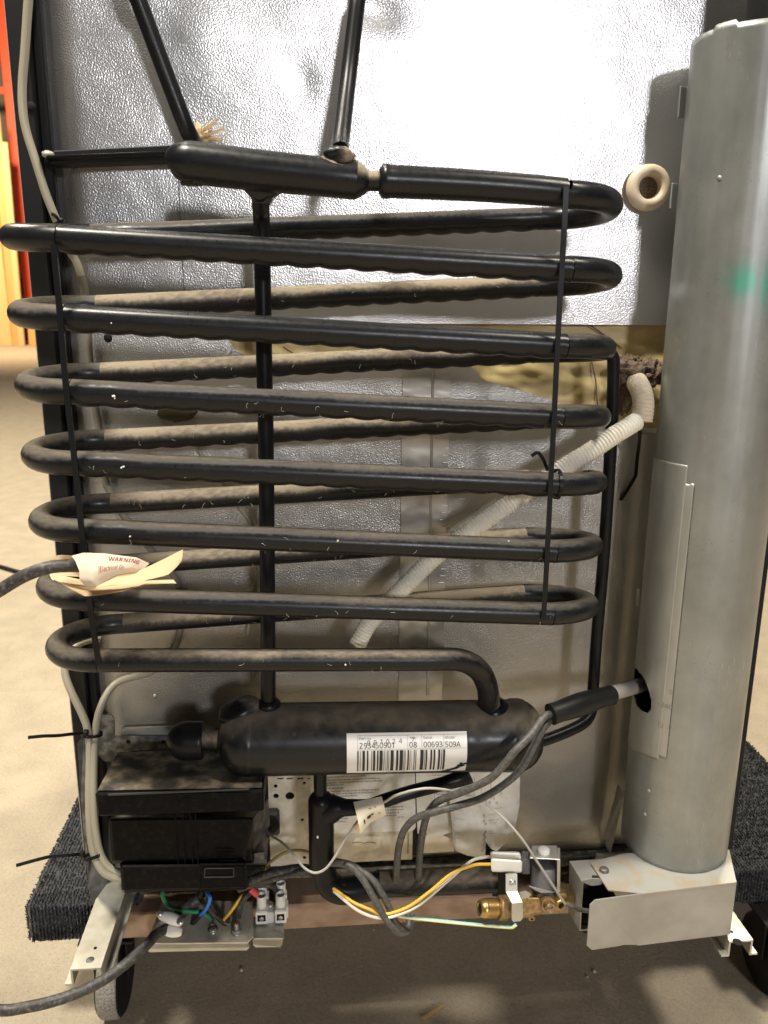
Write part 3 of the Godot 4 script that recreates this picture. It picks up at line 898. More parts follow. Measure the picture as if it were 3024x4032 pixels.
func vessel(fr: Node3D) -> void:
	var a := Vector3(-0.1715, 0.3395, 0.085)
	var b := Vector3(0.083, 0.3343, 0.085)
	var v := part("absorber_vessel", Builder.new().tube(straight(a, b, 60), func(s, t): return 0.0282 * sqrt(clampf(1.0 - pow(1.0 - minf(s / 0.018, 1.0), 2.0) * 0.72, 0.05, 1.0)) * sqrt(clampf(1.0 - pow(1.0 - minf((0.2545 - s) / 0.016, 1.0), 2.0) * 0.6, 0.05, 1.0)), 40, Vector3.UP, true, 0.0, 1.2), M.vessel, fr)
	part("end_collar", Builder.new().tube([Vector3(0.058, 0.3348, 0.085), Vector3(0.061, 0.3347, 0.085), Vector3(0.068, 0.3346, 0.085), Vector3(0.071, 0.3345, 0.085)], func(_s, t): return 0.0282 + 0.0010 * sin(PI * t), 40, Vector3.UP, false, 0.0, 1.2), M.vessel, v)
	part("end_collar", Builder.new().tube([Vector3(-0.152, 0.3391, 0.085), Vector3(-0.150, 0.3391, 0.085), Vector3(-0.147, 0.339, 0.085)], func(_s, t): return 0.0282 + 0.0008 * sin(PI * t), 40, Vector3.UP, false, 0.0, 1.2), M.vessel, v)
	part("weld_ring", Builder.new().lathe([Vector2(0.0085, -0.002), Vector2(0.0095, 0.001), Vector2(0.0075, 0.004), Vector2(0.0058, 0.004)], Vector3(-.1337, .3675, .083), Vector3.UP, 22), M.pipe_rear, v)
	part("weld_ring", Builder.new().lathe([Vector2(0.0135, -0.003), Vector2(0.0130, 0.001), Vector2(0.0100, 0.004), Vector2(0.0086, 0.004)], Vector3(.044, .361, .086), Vector3(-0.1, 1, 0.1), 24), M.pipe_rear, v)
	part("weld_plate", Builder.new().lump(Vector3(-.1565, .3624, .082), Vector3(0.036, 0.02, 0.030), noise(21, 0.2), 0.1, Basis(Vector3.BACK, 0.35), 24, 14), M.vessel, v)
	part("end_neck", Builder.new().tube(straight(Vector3(-.1742, .3387, .085), Vector3(-.1896, .3398, .085), 6), func(_s, t): return 0.0092 - 0.0014 * sin(PI * t), 20, Vector3.UP, true, 0.0, 10.0), M.pipe_rear, v)
	var pl := [Vector3(-.1856, .3398, .085), Vector3(-.214, .3403, .085)]
	part("end_plug", Builder.new().tube(straight(pl[0], pl[1], 24), func(_s, t): return 0.0150 * sqrt(clampf(1.0 - pow(maxf(0.0, (t - 0.45) / 0.55), 2.0), 0.004, 1.0)) - 0.0006 * smoothstep(0.06, 0.0, t), 32, Vector3.UP, true, 0.0, 10.0), M.black, v, "rounded glossy black plastic plug on the vessel's left end")
	# the white part label wrapped on its front
	var r := 0.0285
	var x0 := -0.0738
	var surf := func(x: float, y: float) -> Array: return vessel_at(x0 + x, y / r + deg_to_rad(-1.5), r)
	var lab := part("part_label", Builder.new().sheet(func(s, t): return surf.call(s * 0.0932, (0.5 - t) * 0.0372)[0], 24, 20, Vector3.BACK, 0.0002), M.label, fr)
	var q := 0.0000948
	var py := func(y: float) -> float: return (336.0 - y) * 0.0001056
	var px := func(x: float) -> float: return (x - 128.0) * q
	lettering([["293450901", px.call(230), py.call(268), 0.0042, false, 1.0], ["08", px.call(636), py.call(268), 0.0042, false, 1.0], ["00693", px.call(752), py.call(268), 0.0042, false, 1.0], ["509A", px.call(930), py.call(270), 0.0042, false, 0.97]], surf, M.ink, lab)
	lettering([["Part no", px.call(230), py.call(208), 0.0021, false, 1.0], ["Year", px.call(638), py.call(208), 0.0021, false, 1.0], ["Serial", px.call(752), py.call(209), 0.0021, false, 1.0], ["Model", px.call(930), py.call(210), 0.0021, false, 1.0]], surf, M.grey_ink, lab)
	lettering([["0", px.call(292), py.call(246), 0.0038, true, 1.0], ["9", px.call(345), py.call(244), 0.0038, true, 1.0], ["1", px.call(398), py.call(240), 0.0038, true, 1.0], ["0", px.call(446), py.call(239), 0.0038, true, 1.0], ["2", px.call(497), py.call(238), 0.0038, true, 1.0], ["4", px.call(550), py.call(236), 0.0038, true, 1.0], ["7", px.call(655), py.call(225), 0.0036, true, 1.0]], surf, M.pale_ink, lab, "stamped_digits", 0.00015)
	lettering([["509080600693", px.call(455), py.call(497), 0.0013, false, 1.35]], surf, M.grey_ink, lab)
	var bars := Builder.new()
	for s in [[212, 222], [234, 238], [254, 274], [290, 302], [327, 332], [340, 358], [372, 384], [392, 418], [427, 432], [443, 446], [455, 460], [466, 470], [482, 508], [528, 546], [556, 584], [590, 594], [600, 604], [620, 632], [640, 644], [655, 657], [672, 678], [686, 692], [725, 752], [760, 764], [770, 782], [808, 822], [834, 848], [872, 888], [898, 904], [912, 928]]:
		bars.sheet(func(u, t):
			var g: Array = surf.call(lerpf(px.call(s[0]), px.call(s[1]), u), lerpf(py.call(286), py.call(478), t))
			return g[0] + g[1] * 0.0003, 1, 12, Vector3.BACK)
	part("barcode", bars, M.ink, lab)
	var rules := Builder.new()
	for s in [[215, 178, 1108, 180], [215, 277, 1108, 279], [215, 178, 217, 279], [621, 178, 623, 279], [737, 178, 739, 279], [917, 178, 919, 279]]:
		rules.sheet(func(u, t):
			var g: Array = surf.call(lerpf(px.call(s[0]), px.call(s[2]), u), lerpf(py.call(s[1]), py.call(s[3]), t))
			return g[0] + g[1] * 0.0003, 6, 4, Vector3.BACK)
	part("label_rule", rules, M.grey_ink, lab)
	# black scuff where the lower right corner is worn through
	var sn := noise(61, 0.3, 2)
	for s in [[1070, 425, 42, 24, -0.45], [1010, 470, 60, 13, -0.4], [950, 500, 55, 10, -0.25]]:
		part("label_scuff", Builder.new().sheet(func(u, t):
			var w: float = TAU * u
			var k: float = t * (1.0 + 0.9 * sn.get_noise_2d(cos(w) * 9.0 + s[0], sin(w) * 9.0))
			var dx: float = cos(w) * s[2] * k
			var dy: float = sin(w) * s[3] * k
			var g: Array = surf.call(px.call(minf(s[0] + dx * cos(s[4]) - dy * sin(s[4]), 1112.0)), py.call(s[1] + dx * sin(s[4]) + dy * cos(s[4])))
			return g[0] + g[1] * 0.00035, 30, 3, Vector3.BACK), M.matte_black, lab)

# ---------------------------------------------------------------- flue tube and burner box
const FLUE := Vector3(0.2215, 0, 0.058)

func flue_point(deg: float, y: float, r: float) -> Vector3:
	var a := deg_to_rad(deg)
	return Vector3(FLUE.x + r * sin(a), y, FLUE.z + r * cos(a))

func in_slot(deg: float, y: float) -> bool:
	var dx := (deg + 86.0 + (y - 0.3585) * 420.0) / 20.0
	var dy := (y - 0.3585) / 0.0155
	return pow(absf(dx), 2.6) + pow(absf(dy), 2.6) < 1.0

func curved_sheet(r: float, d0: float, d1: float, y_top: Callable, y_low: Callable, nu: int, nv: int, dent: Callable, thick := 0.0008) -> Builder:
	var b := Builder.new()
	for j in nv:
		for i in nu:
			var da := lerpf(d0, d1, float(i) / nu)
			var db := lerpf(d0, d1, float(i + 1) / nu)
			var q := []
			var uv := []
			for s in [[da, j], [db, j], [db, j + 1], [da, j + 1]]:
				var y := lerpf(y_top.call(s[0]), y_low.call(s[0]), float(s[1]) / nv)
				q.append(flue_point(s[0], y, r + dent.call(s[0], y)))
				uv.append(Vector2(s[0] / 360.0, y / 0.7))
			var mid_y: float = (q[0].y + q[2].y) / 2.0
			if in_slot((da + db) / 2.0, mid_y):
				continue
			var out: Vector3 = (q[0] + q[2]) / 2.0 - Vector3(FLUE.x, mid_y, FLUE.z)
			b.quad(q[0], q[1], q[2], q[3], out, uv[0], uv[1], uv[2], uv[3])
			if thick > 0.0:
				var k := -out.normalized() * thick
				if j == 0:
					b.quad(q[0], q[1], q[1] + k, q[0] + k, Vector3.UP, uv[0], uv[1], uv[1], uv[0])
				if j == nv - 1:
					b.quad(q[3], q[2], q[2] + k, q[3] + k, Vector3.DOWN, uv[3], uv[2], uv[2], uv[3])
				if i == nu - 1 and d1 - d0 < 359.0:
					b.quad(q[1], q[2], q[2] + k, q[1] + k, q[1] - q[0], uv[1], uv[2], uv[2], uv[1])
	return b

func flue(fr: Node3D) -> void:
	var facet := noise(63, 0.9, 3)
	var green := func(x: int, y: int, base: Color) -> Color:   # a green stain of marker dye on the metal
		var d := fposmod(x / 512.0 + 0.5, 1.0) * 360.0 - 180.0
		var yy := (1.0 - y / 1024.0) * 0.7 + 0.21
		var k := 0.0
		for g in [[-20.0, 0.6915, 11.0, 0.0105, 0.72], [-9.0, 0.690, 7.0, 0.009, 0.5], [6.0, 0.689, 13.0, 0.014, 0.62], [-31.0, 0.693, 8.0, 0.010, 0.25]]:
			k = maxf(k, g[4] * exp(-pow((d - g[0]) / g[2], 2.0) - pow((yy - g[1]) / g[3], 2.0)))
		if d > -9.0 and d < -3.0:
			k *= 0.35
		return base.lerp(lin(0.06, 0.40, 0.27), k)
	var n1 := noise(64, 0.03, 4)
	var n2 := noise(65, 0.25, 2)
	var n3 := noise(66, 0.008, 3)
	var n4 := noise(68, 0.05, 2)
	var m := mat(Color.WHITE, 1.0, 0.62)
	m.roughness_texture = picture(256, 512, func(x, y):
		var k: float = 0.42 + 0.10 * n3.get_noise_2d(x * 3.0, y * 0.8) + 0.06 * n1.get_noise_2d(x * 3.0, y * 0.5)
		return Color(k, k, k))
	m.albedo_texture = picture(512, 1024, func(x, y):
		var k: float = 0.30 + 0.012 * n1.get_noise_2d(x * 2.0, y * 0.12) + 0.05 * n3.get_noise_2d(x, y) + 0.02 * n1.get_noise_2d(x * 1.5 + 500, y * 1.5)
		k += 0.10 * smoothstep(0.55, 0.7, n4.get_noise_2d(x * 6.0, y * 0.7 + x * 0.2)) * smoothstep(0.1, 0.5, n3.get_noise_2d(x + 77, y))
		k *= 1.0 - 0.5 * smoothstep(0.62, 0.72, n2.get_noise_2d(x * 1.3, y * 2.2)) * smoothstep(0.0, 0.5, n3.get_noise_2d(x + 200, y))
		return green.call(x, y, lin(k * 0.96, k, k * 0.975)))
	m.uv1_offset = Vector3(0.0, 0.3, 0.0)
	m.uv1_scale = Vector3(1.0, -1.0, 1.0)
	var dents := func(d: float, y: float) -> float:
		var k: float = 0.00022 * facet.get_noise_2d(d * 0.12, y * 0.8)
		k -= 0.0042 * exp(-pow((d + 86.0) / 17.0, 2.0)) * smoothstep(0.679, 0.692, y) * smoothstep(0.80, 0.70, y)
		k -= 0.0015 * exp(-pow((d + 70.0) / 12.0, 2.0) - pow((y - 0.60) / 0.03, 2.0))
		return k
	var f := part("flue_tube", curved_sheet(0.0452, -180.0, 180.0, func(d): return 0.857 + (0.0022 if d > -67.0 and d < -45.0 else 0.0), func(_d): return 0.2088, 160, 150, dents), m, fr)
	part("flue_sleeve", curved_sheet(0.0458, -168.0, -50.5, func(_d): return 0.5567, func(d): return lerpf(0.299, 0.3075, smoothstep(-115.0, -50.0, d)), 90, 150, func(_d, _y): return 0.0), M.galv, fr, "thin outer cover sheet hooked round the lower left of the flue")
	part("flue_sleeve", curved_sheet(0.0458, -50.5, -42.4, func(d): return 0.5425 if d < -46.0 else 0.5435, func(_d): return 0.3112, 6, 100, func(_d, _y): return 0.0), M.galv, fr)
	part("sleeve_edge", Builder.new().tube([flue_point(-42.2, 0.541, 0.0455), flue_point(-42.2, 0.3115, 0.0455)], 0.0004, 6), M.dark_metal, f)
	for t in [[0.808, 0.829], [0.745, 0.763]]:
		part("fixing_tab", Builder.new().box(Vector3(FLUE.x - 0.0455, (t[0] + t[1]) / 2.0, FLUE.z - 0.016), Vector3(0.007, t[1] - t[0], 0.0014), 0.0004, Basis(Vector3.UP, 0.5)), m, f)
	part("fixing_tab", Builder.new().hexa([Vector3(.1776, .4246, .035), Vector3(.1814, .4245, .035), Vector3(.1801, .4399, .035), Vector3(.1771, .4405, .035), Vector3(.1754, .4265, .04), Vector3(.1792, .4264, .04), Vector3(.1779, .4417, .04), Vector3(.175, .4423, .04)], 0.0004), M.zinc, f)
	for t in [[-48.0, 0.7605], [-58.0, 0.2755], [-60.0, 0.252]]:
		part("rivet", Builder.new().lathe([Vector2(0.0017, 0), Vector2(0.0013, 0.0007), Vector2(0, 0.001)], flue_point(t[0], t[1], 0.0451), flue_point(t[0], 0, 1.0) - Vector3(FLUE.x, 0, FLUE.z), 12), M.sheet, f)
	var stamp := func(x: float, y: float) -> Array:
		var d := -58.0 + x / 0.0468 * 57.3
		return [flue_point(d, 0.3 + y, 0.0459), flue_point(d, 0, 1.0) - Vector3(FLUE.x, 0, FLUE.z)]
	lettering([["0", 0.0098, 0.069, 0.004, false, 1.0, 1], ["-240", 0.001, 0.056, 0.004, false, 1.05, 1], ["12 V", 0.0025, 0.0375, 0.004, false, 1.0, 1]], stamp, M.emboss, f, "stamped_lettering")
	part("inner_flue", Builder.new().lathe([Vector2(0.027, 0.25), Vector2(0.027, 1.46)], Vector3(0.241, 0, 0.056), Vector3.UP, 28), M.matte_black, fr, "black wrapped pipe rising from the flue's top")
	part("inner_flue", Builder.new().lathe([Vector2(0.030, 0.90), Vector2(0.0305, 1.46)], Vector3(0.262, 0, 0.030), Vector3.UP, 28), M.matte_black, fr)
	# burner box below the flue, its front bent open at the left
	var T := [Vector3(.1204, .206, .0768), Vector3(.1231, .206, .1031), Vector3(.1326, .206, .1), Vector3(.132, .206, .1055), Vector3(.1426, .206, .1145), Vector3(.1685, .206, .1205), Vector3(.2525, .206, .1132), Vector3(.2673, .206, .072)]
	var bx := holder("burner_box", fr)
	part("box_top", Builder.new().slab([Vector3(.1203, .2065, .0769), Vector3(.1228, .2065, .1037), Vector3(.1314, .2065, .1009), Vector3(.1344, .2065, .0958), Vector3(.1478, .2065, .0968), Vector3(.2042, .2065, .1011), Vector3(.2668, .2065, .073)], Vector3(0, -0.0012, 0)), M.sheet, bx)
	part("cover_flange", Builder.new().slab([Vector3(.1372, .2082, .0832), Vector3(.1405, .2082, .1166), Vector3(.1673, .2082, .1231), Vector3(.2509, .2082, .1157), Vector3(.2655, .2082, .0746), Vector3(.1705, .2082, .0725), Vector3(.1401, .2082, .0812)], Vector3(0, -0.0012, 0)), M.rusty_sheet, bx)
	var ft := [Vector3(.1675, .2075, .1226), Vector3(.2512, .2075, .1154)]
	var fb := [Vector3(.1687, .1552, .1205), Vector3(.2519, .1554, .1145)]
	part("box_front", Builder.new().slab([ft[0], ft[1], fb[1], fb[0]], Vector3(0, 0, -0.0012)), M.sheet, bx)
	part("bent_flap", Builder.new().slab([ft[0]] + [Vector3(.1246, .2109, .131), Vector3(.1197, .2078, .1325), Vector3(.1198, .1694, .1325), Vector3(.1251, .1634, .131), Vector3(.148, .1609, .126), Vector3(.1548, .1601, .124), Vector3(.168, .156, .1205)] + [fb[0]], Vector3(0, 0, -0.0012)), M.sheet, bx, "loose left end of the box front, bent outwards")
	part("box_side", Builder.new().slab([Vector3(.1205, .206, .0764), Vector3(.1231, .206, .1031), Vector3(.1234, .1851, .103), Vector3(.1239, .1585, .103), Vector3(.1235, .1523, .075)], Vector3(0.0012, 0, 0)), M.sheet, bx)
	part("box_side", Builder.new().slab([ft[1], T[7], T[7] * Vector3(1, 0, 1) + Vector3(0, 0.165, 0), fb[1]], Vector3(-0.0012, 0, 0)), M.sheet, bx)
	part("box_base", Builder.new().slab([Vector3(.1256, .1545, .0985), Vector3(.1333, .1545, .0983), Vector3(.2529, .1545, .1102), Vector3(.2596, .1545, .0871), Vector3(.1244, .1545, .0768)], Vector3(0, -0.0012, 0)), M.sheet, bx)
	part("front_tab", Builder.new().slab([Vector3(.1232, .2081, .104), Vector3(.1244, .2057, .104), Vector3(.1315, .2025, .104), Vector3(.1394, .203, .104), Vector3(.141, .2059, .104), Vector3(.1377, .2086, .104), Vector3(.131, .2095, .104)], Vector3(0, 0, -0.0012)), M.sheet, bx)
	part("burner", Builder.new().lathe([Vector2(0.0, 0.03), Vector2(0.012, 0.03), Vector2(0.0155, 0.026), Vector2(0.0155, 0.005), Vector2(0.019, 0.004), Vector2(0.019, -0.03)], Vector3(.1497, .1561, .07), Vector3.BACK, 28), M.matte_black, bx)
	part("burner", Builder.new().lathe([Vector2(0.0, 0.01), Vector2(0.011, 0.01), Vector2(0.011, -0.03)], Vector3(.1394, .1561, .085), Vector3(-0.3, 0, 1), 24), M.matte_black, bx)
	screw("screw", Vector3(.1451, .2084, .0937), Vector3.UP, 0.0040, M.dark_metal, bx)
	part("box_rear", Builder.new().box(Vector3(0.200, 0.178, 0.062), Vector3(0.10, 0.045, 0.003), 0.0), M.sheet, bx)

# ---------------------------------------------------------------- control box, bracket, plate with terminals
func lower_left(fr: Node3D) -> void:
	# galvanised bracket behind the box
	var br := holder("mounting_bracket", fr)
	part("bracket_plate", Builder.new().slab([Vector3(-.2846, .3285, .016), Vector3(-.273, .3283, .016), Vector3(-.271, .3241, .016), Vector3(-.2716, .308, .016), Vector3(-.2271, .3054, .016), Vector3(-.1858, .2981, .016), Vector3(-.1864, .2826, .016), Vector3(-.2821, .284, .016), Vector3(-.2869, .2903, .016)], Vector3(0, 0, -0.0015)), M.dark_metal, br)
	part("bracket_lip", Builder.new().slab([Vector3(-.2679, .3048, .01), Vector3(-.2669, .3101, .01), Vector3(-.2638, .3123, .01), Vector3(-.2283, .3123, .01), Vector3(-.1871, .3107, .01), Vector3(-.1876, .2988, .01)], Vector3(0, 0, -0.0015)), M.zinc, br)
	for h in [Vector3(-.2604, .3024, .0163), Vector3(-.2306, .3012, .0163)]:
		part("bracket_hole", Builder.new().lathe([Vector2(0.0019, 0), Vector2(0.0015, 0.0003), Vector2(0, 0.0003)], h, Vector3.BACK, 12), M.hole, br)
	part("side_flange", Builder.new().slab([Vector3(-.2993, .3102, .03), Vector3(-.2947, .3163, .024), Vector3(-.2936, .2845, .028), Vector3(-.2934, .2415, .04), Vector3(-.2909, .2162, .05), Vector3(-.2763, .1934, .056), Vector3(-.287, .1832, .07), Vector3(-.2908, .1956, .062), Vector3(-.2976, .2631, .04)], Vector3(0.001, 0, -0.001)), M.dark_metal, fr, "narrow bent sheet flange beside the cream cables")
	# the control box
	var cb := holder("control_box", fr)
	part("box_lid", Builder.new().hexa([Vector3(-0.2615, 0.2935, 0.050), Vector3(-0.1375, 0.2935, 0.050), Vector3(-0.1385, 0.3125, 0.050), Vector3(-0.2590, 0.3125, 0.050), Vector3(-0.2615, 0.2985, 0.119), Vector3(-0.1375, 0.2965, 0.119), Vector3(-0.1375, 0.3150, 0.119), Vector3(-0.2620, 0.3185, 0.119)], 0.0016), M.box_black, cb)
	part("lid_dust", Builder.new().sheet(func(s, t): return Vector3(lerpf(-0.2605, -0.139, s), lerpf(0.3126, 0.3188 - 0.0032 * s, t) + 0.0004, lerpf(0.052, 0.1165, t)), 20, 12, Vector3.UP, 0.0), M.dusty, cb, "grey-brown dust lying on the lid")
	part("lid_rib", Builder.new().hexa([Vector3(-.2451, .2892, .06), Vector3(-.1734, .2859, .06), Vector3(-.1722, .3008, .066), Vector3(-.2418, .3042, .066), Vector3(-.2384, .31, .094), Vector3(-.168, .3072, .094), Vector3(-.1685, .313, .092), Vector3(-.2363, .3161, .092)], 0.001), M.box_black, cb)
	part("lid_rib", Builder.new().box(Vector3(-0.2075, 0.297, 0.038), Vector3(0.098, 0.010, 0.018), 0.002), M.box_black, cb)
	part("lid_rib", Builder.new().box(Vector3(-0.200, 0.3172, 0.1195), Vector3(0.104, 0.0012, 0.0012), 0.0), M.rubber, cb)
	var body := part("box_body", Builder.new().hexa([Vector3(-.2873, .1772, .012), Vector3(-.1563, .1706, .012), Vector3(-.1548, .2192, .012), Vector3(-.2837, .2258, .012), Vector3(-.2565, .2502, .108), Vector3(-.1543, .2481, .108), Vector3(-.146, .2862, .11), Vector3(-.2559, .2906, .11)], 0.002), M.box_black, cb)
	part("box_foot", Builder.new().hexa([Vector3(-.27, .1683, .04), Vector3(-.1582, .1658, .04), Vector3(-.1609, .1944, .04), Vector3(-.2692, .2006, .04), Vector3(-.2495, .2265, .112), Vector3(-.1527, .2234, .112), Vector3(-.1541, .2464, .112), Vector3(-.2497, .2507, .112)], 0.002), M.box_black, cb)
	for x in [700, 762, 832, 880]:
		var a := lerpf(-0.2395, -0.1640, (x - 262.0) / 900.0)
		part("box_rib", Builder.new().box(Vector3(a - 0.003, 0.2665, 0.1096), Vector3(0.0009, 0.050, 0.0009), 0.0002), M.box_black, body)
	for k in 4:
		part("box_rib", Builder.new().box(Vector3(-0.1695 + 0.0008 * k, 0.2585 - 0.0035 * k, 0.1094), Vector3(0.015, 0.0006, 0.0008), 0.0002, Basis(Vector3.BACK, -0.06)), M.box_black, body)
	var win := [Vector3(-.1891, .2484, .1126), Vector3(-.1543, .2469, .1126), Vector3(-.1545, .2239, .1126), Vector3(-.1901, .2255, .1126)]
	for i in 4:
		part("window_rim", Builder.new().tube([win[i], win[(i + 1) % 4]], 0.0007, 6), M.box_black, body)
	var win2 := [Vector3(-.185, .2444, .1126), Vector3(-.1627, .2434, .1126), Vector3(-.1632, .2355, .1126), Vector3(-.1859, .2364, .1126)]
	for i in 4:
		part("window_rim", Builder.new().tube([win2[i], win2[(i + 1) % 4]], 0.0005, 6), M.rubber, body)
	part("lid_latch", Builder.new().slab([Vector3(-.2012, .3086, .1195), Vector3(-.1959, .3121, .1195), Vector3(-.1934, .3119, .1195), Vector3(-.1879, .3097, .1195), Vector3(-.1921, .3072, .1195), Vector3(-.195, .3094, .1195)], Vector3(0, 0, -0.0006)), M.box_black, cb)
	# right-hand end plate with the rubber grommet
	part("end_plate", Builder.new().slab([Vector3(-.1519, .207, .06), Vector3(-.1511, .2507, .06), Vector3(-.14, .2489, .03), Vector3(-.1392, .2252, .034), Vector3(-.1426, .1909, .034), Vector3(-.151, .2093, .055)], Vector3(-0.001, 0, -0.001)), M.dark_metal, cb)
	part("end_latch", Builder.new().hexa([Vector3(-.1546, .2339, .09), Vector3(-.1512, .2337, .09), Vector3(-.1509, .2434, .09), Vector3(-.1559, .2437, .09), Vector3(-.1536, .2408, .1), Vector3(-.1501, .2412, .1), Vector3(-.1509, .2508, .1), Vector3(-.1552, .2504, .1)], 0.0008), M.box_black, cb)
	part("end_latch", Builder.new().hexa([Vector3(-.1533, .2022, .05), Vector3(-.1432, .2023, .05), Vector3(-.1427, .212, .05), Vector3(-.1525, .2112, .05), Vector3(-.1515, .2153, .07), Vector3(-.1419, .2167, .07), Vector3(-.1414, .2261, .07), Vector3(-.1507, .2246, .07)], 0.0008), M.dark_metal, cb)
	part("cable_entry", Builder.new().box(Vector3(-.1372, .2161, .016), Vector3(0.0115, 0.024, 0.010), 0.002), M.rubber, fr)
	part("cable_entry", Builder.new().lathe([Vector2(0.0078, 0), Vector2(0.0078, 0.006), Vector2(0.0066, 0.009), Vector2(0.0066, 0.014), Vector2(0.0050, 0.016), Vector2(0.0, 0.016)], Vector3(-.1381, .2189, .022), Vector3(-0.5, 0.1, 1), 22), M.matte_black, fr)
	# perforated plate
	var plate := CSGCombiner3D.new()
	plate.name = numbered(fr, "perforated_plate")
	plate.position = -fr.position
	fr.add_child(plate, true)
	var x0 := -0.1412
	var x1 := -0.0085
	var bp := CSGBox3D.new()
	bp.size = Vector3(x1 - x0, 0.096, 0.0016)
	bp.position = Vector3((x0 + x1) / 2.0, 0.214, 0.0105)
	plate.add_child(bp)
	for h in [[Vector3(-.1218, .2389, .0105), 0.0041], [Vector3(-.1345, .2497, .0105), 0.0018], [Vector3(-.1087, .2515, .0105), 0.0015], [Vector3(-.111, .2137, .0105), 0.0015], [Vector3(-.1096, .1736, .0105), 0.0015], [Vector3(-.1344, .2395, .0105), 0.0026]]:
		var cy := CSGCylinder3D.new()
		cy.operation = CSGShape3D.OPERATION_SUBTRACTION
		cy.radius = h[1]
		cy.height = 0.01
		cy.sides = 20
		cy.rotation.x = PI / 2
		cy.position = h[0]
		plate.add_child(cy)
	for h in [Vector3(-.1216, .2567, .0105), Vector3(-.112, .2563, .0105), Vector3(-.1028, .2558, .0105), Vector3(-.13, .2572, .0105)]:
		var sl := CSGBox3D.new()
		sl.operation = CSGShape3D.OPERATION_SUBTRACTION
		sl.size = Vector3(0.0054, 0.0017, 0.01)
		sl.position = h
		plate.add_child(sl)
	plate.material_override = M.dirty_plate
	part("plate_backing", Builder.new().box(Vector3(-0.07, 0.212, 0.0055), Vector3(0.15, 0.09, 0.002), 0.0), M.matte_black, fr)
	# grounding plate with lip, its screws and ring terminals
	var gp := holder("grounding_plate", fr)
	var gt := [Vector3(-.2408, .139, .0177), Vector3(-.1955, .139, .0196), Vector3(-.1572, .139, .0241), Vector3(-.1542, .139, .0667), Vector3(-.1585, .139, .0734), Vector3(-.2318, .139, .0689), Vector3(-.2441, .139, .0668)]
	part("plate_top", Builder.new().slab(gt, Vector3(0, -0.0014, 0)), M.dirty_plate, gp)
	part("plate_lip", Builder.new().slab([Vector3(-.2442, .1385, .0663), Vector3(-.2319, .1385, .0683), Vector3(-.1585, .1385, .0729)] + [Vector3(-.1586, .1194, .058), Vector3(-.1614, .1167, .058), Vector3(-.1972, .1189, .058), Vector3(-.2458, .1207, .058), Vector3(-.2465, .1242, .058)], Vector3(0, 0, -0.0014)), M.zinc, gp)
	for s in [Vector3(-.1897, .1392, .0577), Vector3(-.1689, .1392, .0615)]:
		part("ring_terminal", Builder.new().lathe([Vector2(0.0046, 0), Vector2(0.0046, 0.0009), Vector2(0.0024, 0.0009)], s, Vector3.UP, 22), M.steel, gp)
	screw("screw", Vector3(-.1895, .1402, .0586), Vector3.UP, 0.0033, M.steel, gp)
	part("stud", Builder.new().lathe([Vector2(0.0040, 0), Vector2(0.0040, 0.0028), Vector2(0.0021, 0.0028), Vector2(0.0021, 0.0052), Vector2(0.0018, 0.0056), Vector2(0.0021, 0.006), Vector2(0.0018, 0.0064), Vector2(0.0021, 0.0068), Vector2(0.0018, 0.0072), Vector2(0.0018, 0.0085), Vector2(0, 0.009)], Vector3(-.1688, .1402, .0619), Vector3.UP, 20, true), M.steel, gp)
	part("ring_terminal", Builder.new().box(Vector3(-.1907, .1415, .0507), Vector3(0.0036, 0.0016, 0.007), 0.0005), M.steel, gp)
	part("ring_terminal", Builder.new().box(Vector3(-.1793, .142, .0519), Vector3(0.010, 0.0020, 0.0036), 0.0005, Basis(Vector3.UP, -0.5)), M.steel, gp)
	part("ring_terminal", Builder.new().box(Vector3(-.1684, .146, .046), Vector3(0.0042, 0.007, 0.002), 0.0005), M.steel, gp)
	# cable clamp
	var cl := holder("cable_clamp", fr)
	var ca := Vector3(-.2335, .1618, .062)
	var cd := Vector3(-.2137, .1577, .068)
	var bar := func(_s, t): return 0.0050 * pow(sin(clampf(t, 0.03, 0.97) * PI), 0.25)
	part("clamp_bar", Builder.new().tube(spline([ca, ca.lerp(cd, 0.35) + Vector3(0, 0.0018, 0.001), ca.lerp(cd, 0.65) + Vector3(0, 0.0016, 0.001), cd], 8), bar, 18, Vector3.UP), M.white_plastic, cl)
	part("clamp_bar", Builder.new().tube(spline([Vector3(-.2346, .1523, .062), Vector3(-.2246, .1506, .068), Vector3(-.2142, .1495, .069)], 8), bar, 18, Vector3.UP), M.white_plastic, cl)
	screw("screw", ca + Vector3(0.001, 0.0040, 0.003), Vector3(0, 1, 0.8), 0.0029, M.steel, cl)
	screw("screw", cd + Vector3(-0.001, 0.0038, 0.003), Vector3(0, 1, 0.8), 0.0032, M.steel, cl)
	# terminal block on its tab
	var tb := holder("terminal_block", fr)
	part("block_tab", Builder.new().slab([Vector3(-.156, .138, .0418), Vector3(-.1283, .138, .0439), Vector3(-.1275, .138, .0676), Vector3(-.1285, .138, .0697), Vector3(-.1531, .138, .0682), Vector3(-.1545, .138, .0667)], Vector3(0, -0.0014, 0)), M.zinc, tb)
	part("block_tab", Builder.new().slab([Vector3(-.1545, .1375, .0667), Vector3(-.1277, .1375, .0682)] + [Vector3(-.1297, .1172, .0545), Vector3(-.1314, .115, .0545), Vector3(-.1536, .1161, .0545), Vector3(-.1559, .119, .0545)], Vector3(0, 0, -0.0014)), M.zinc, tb)
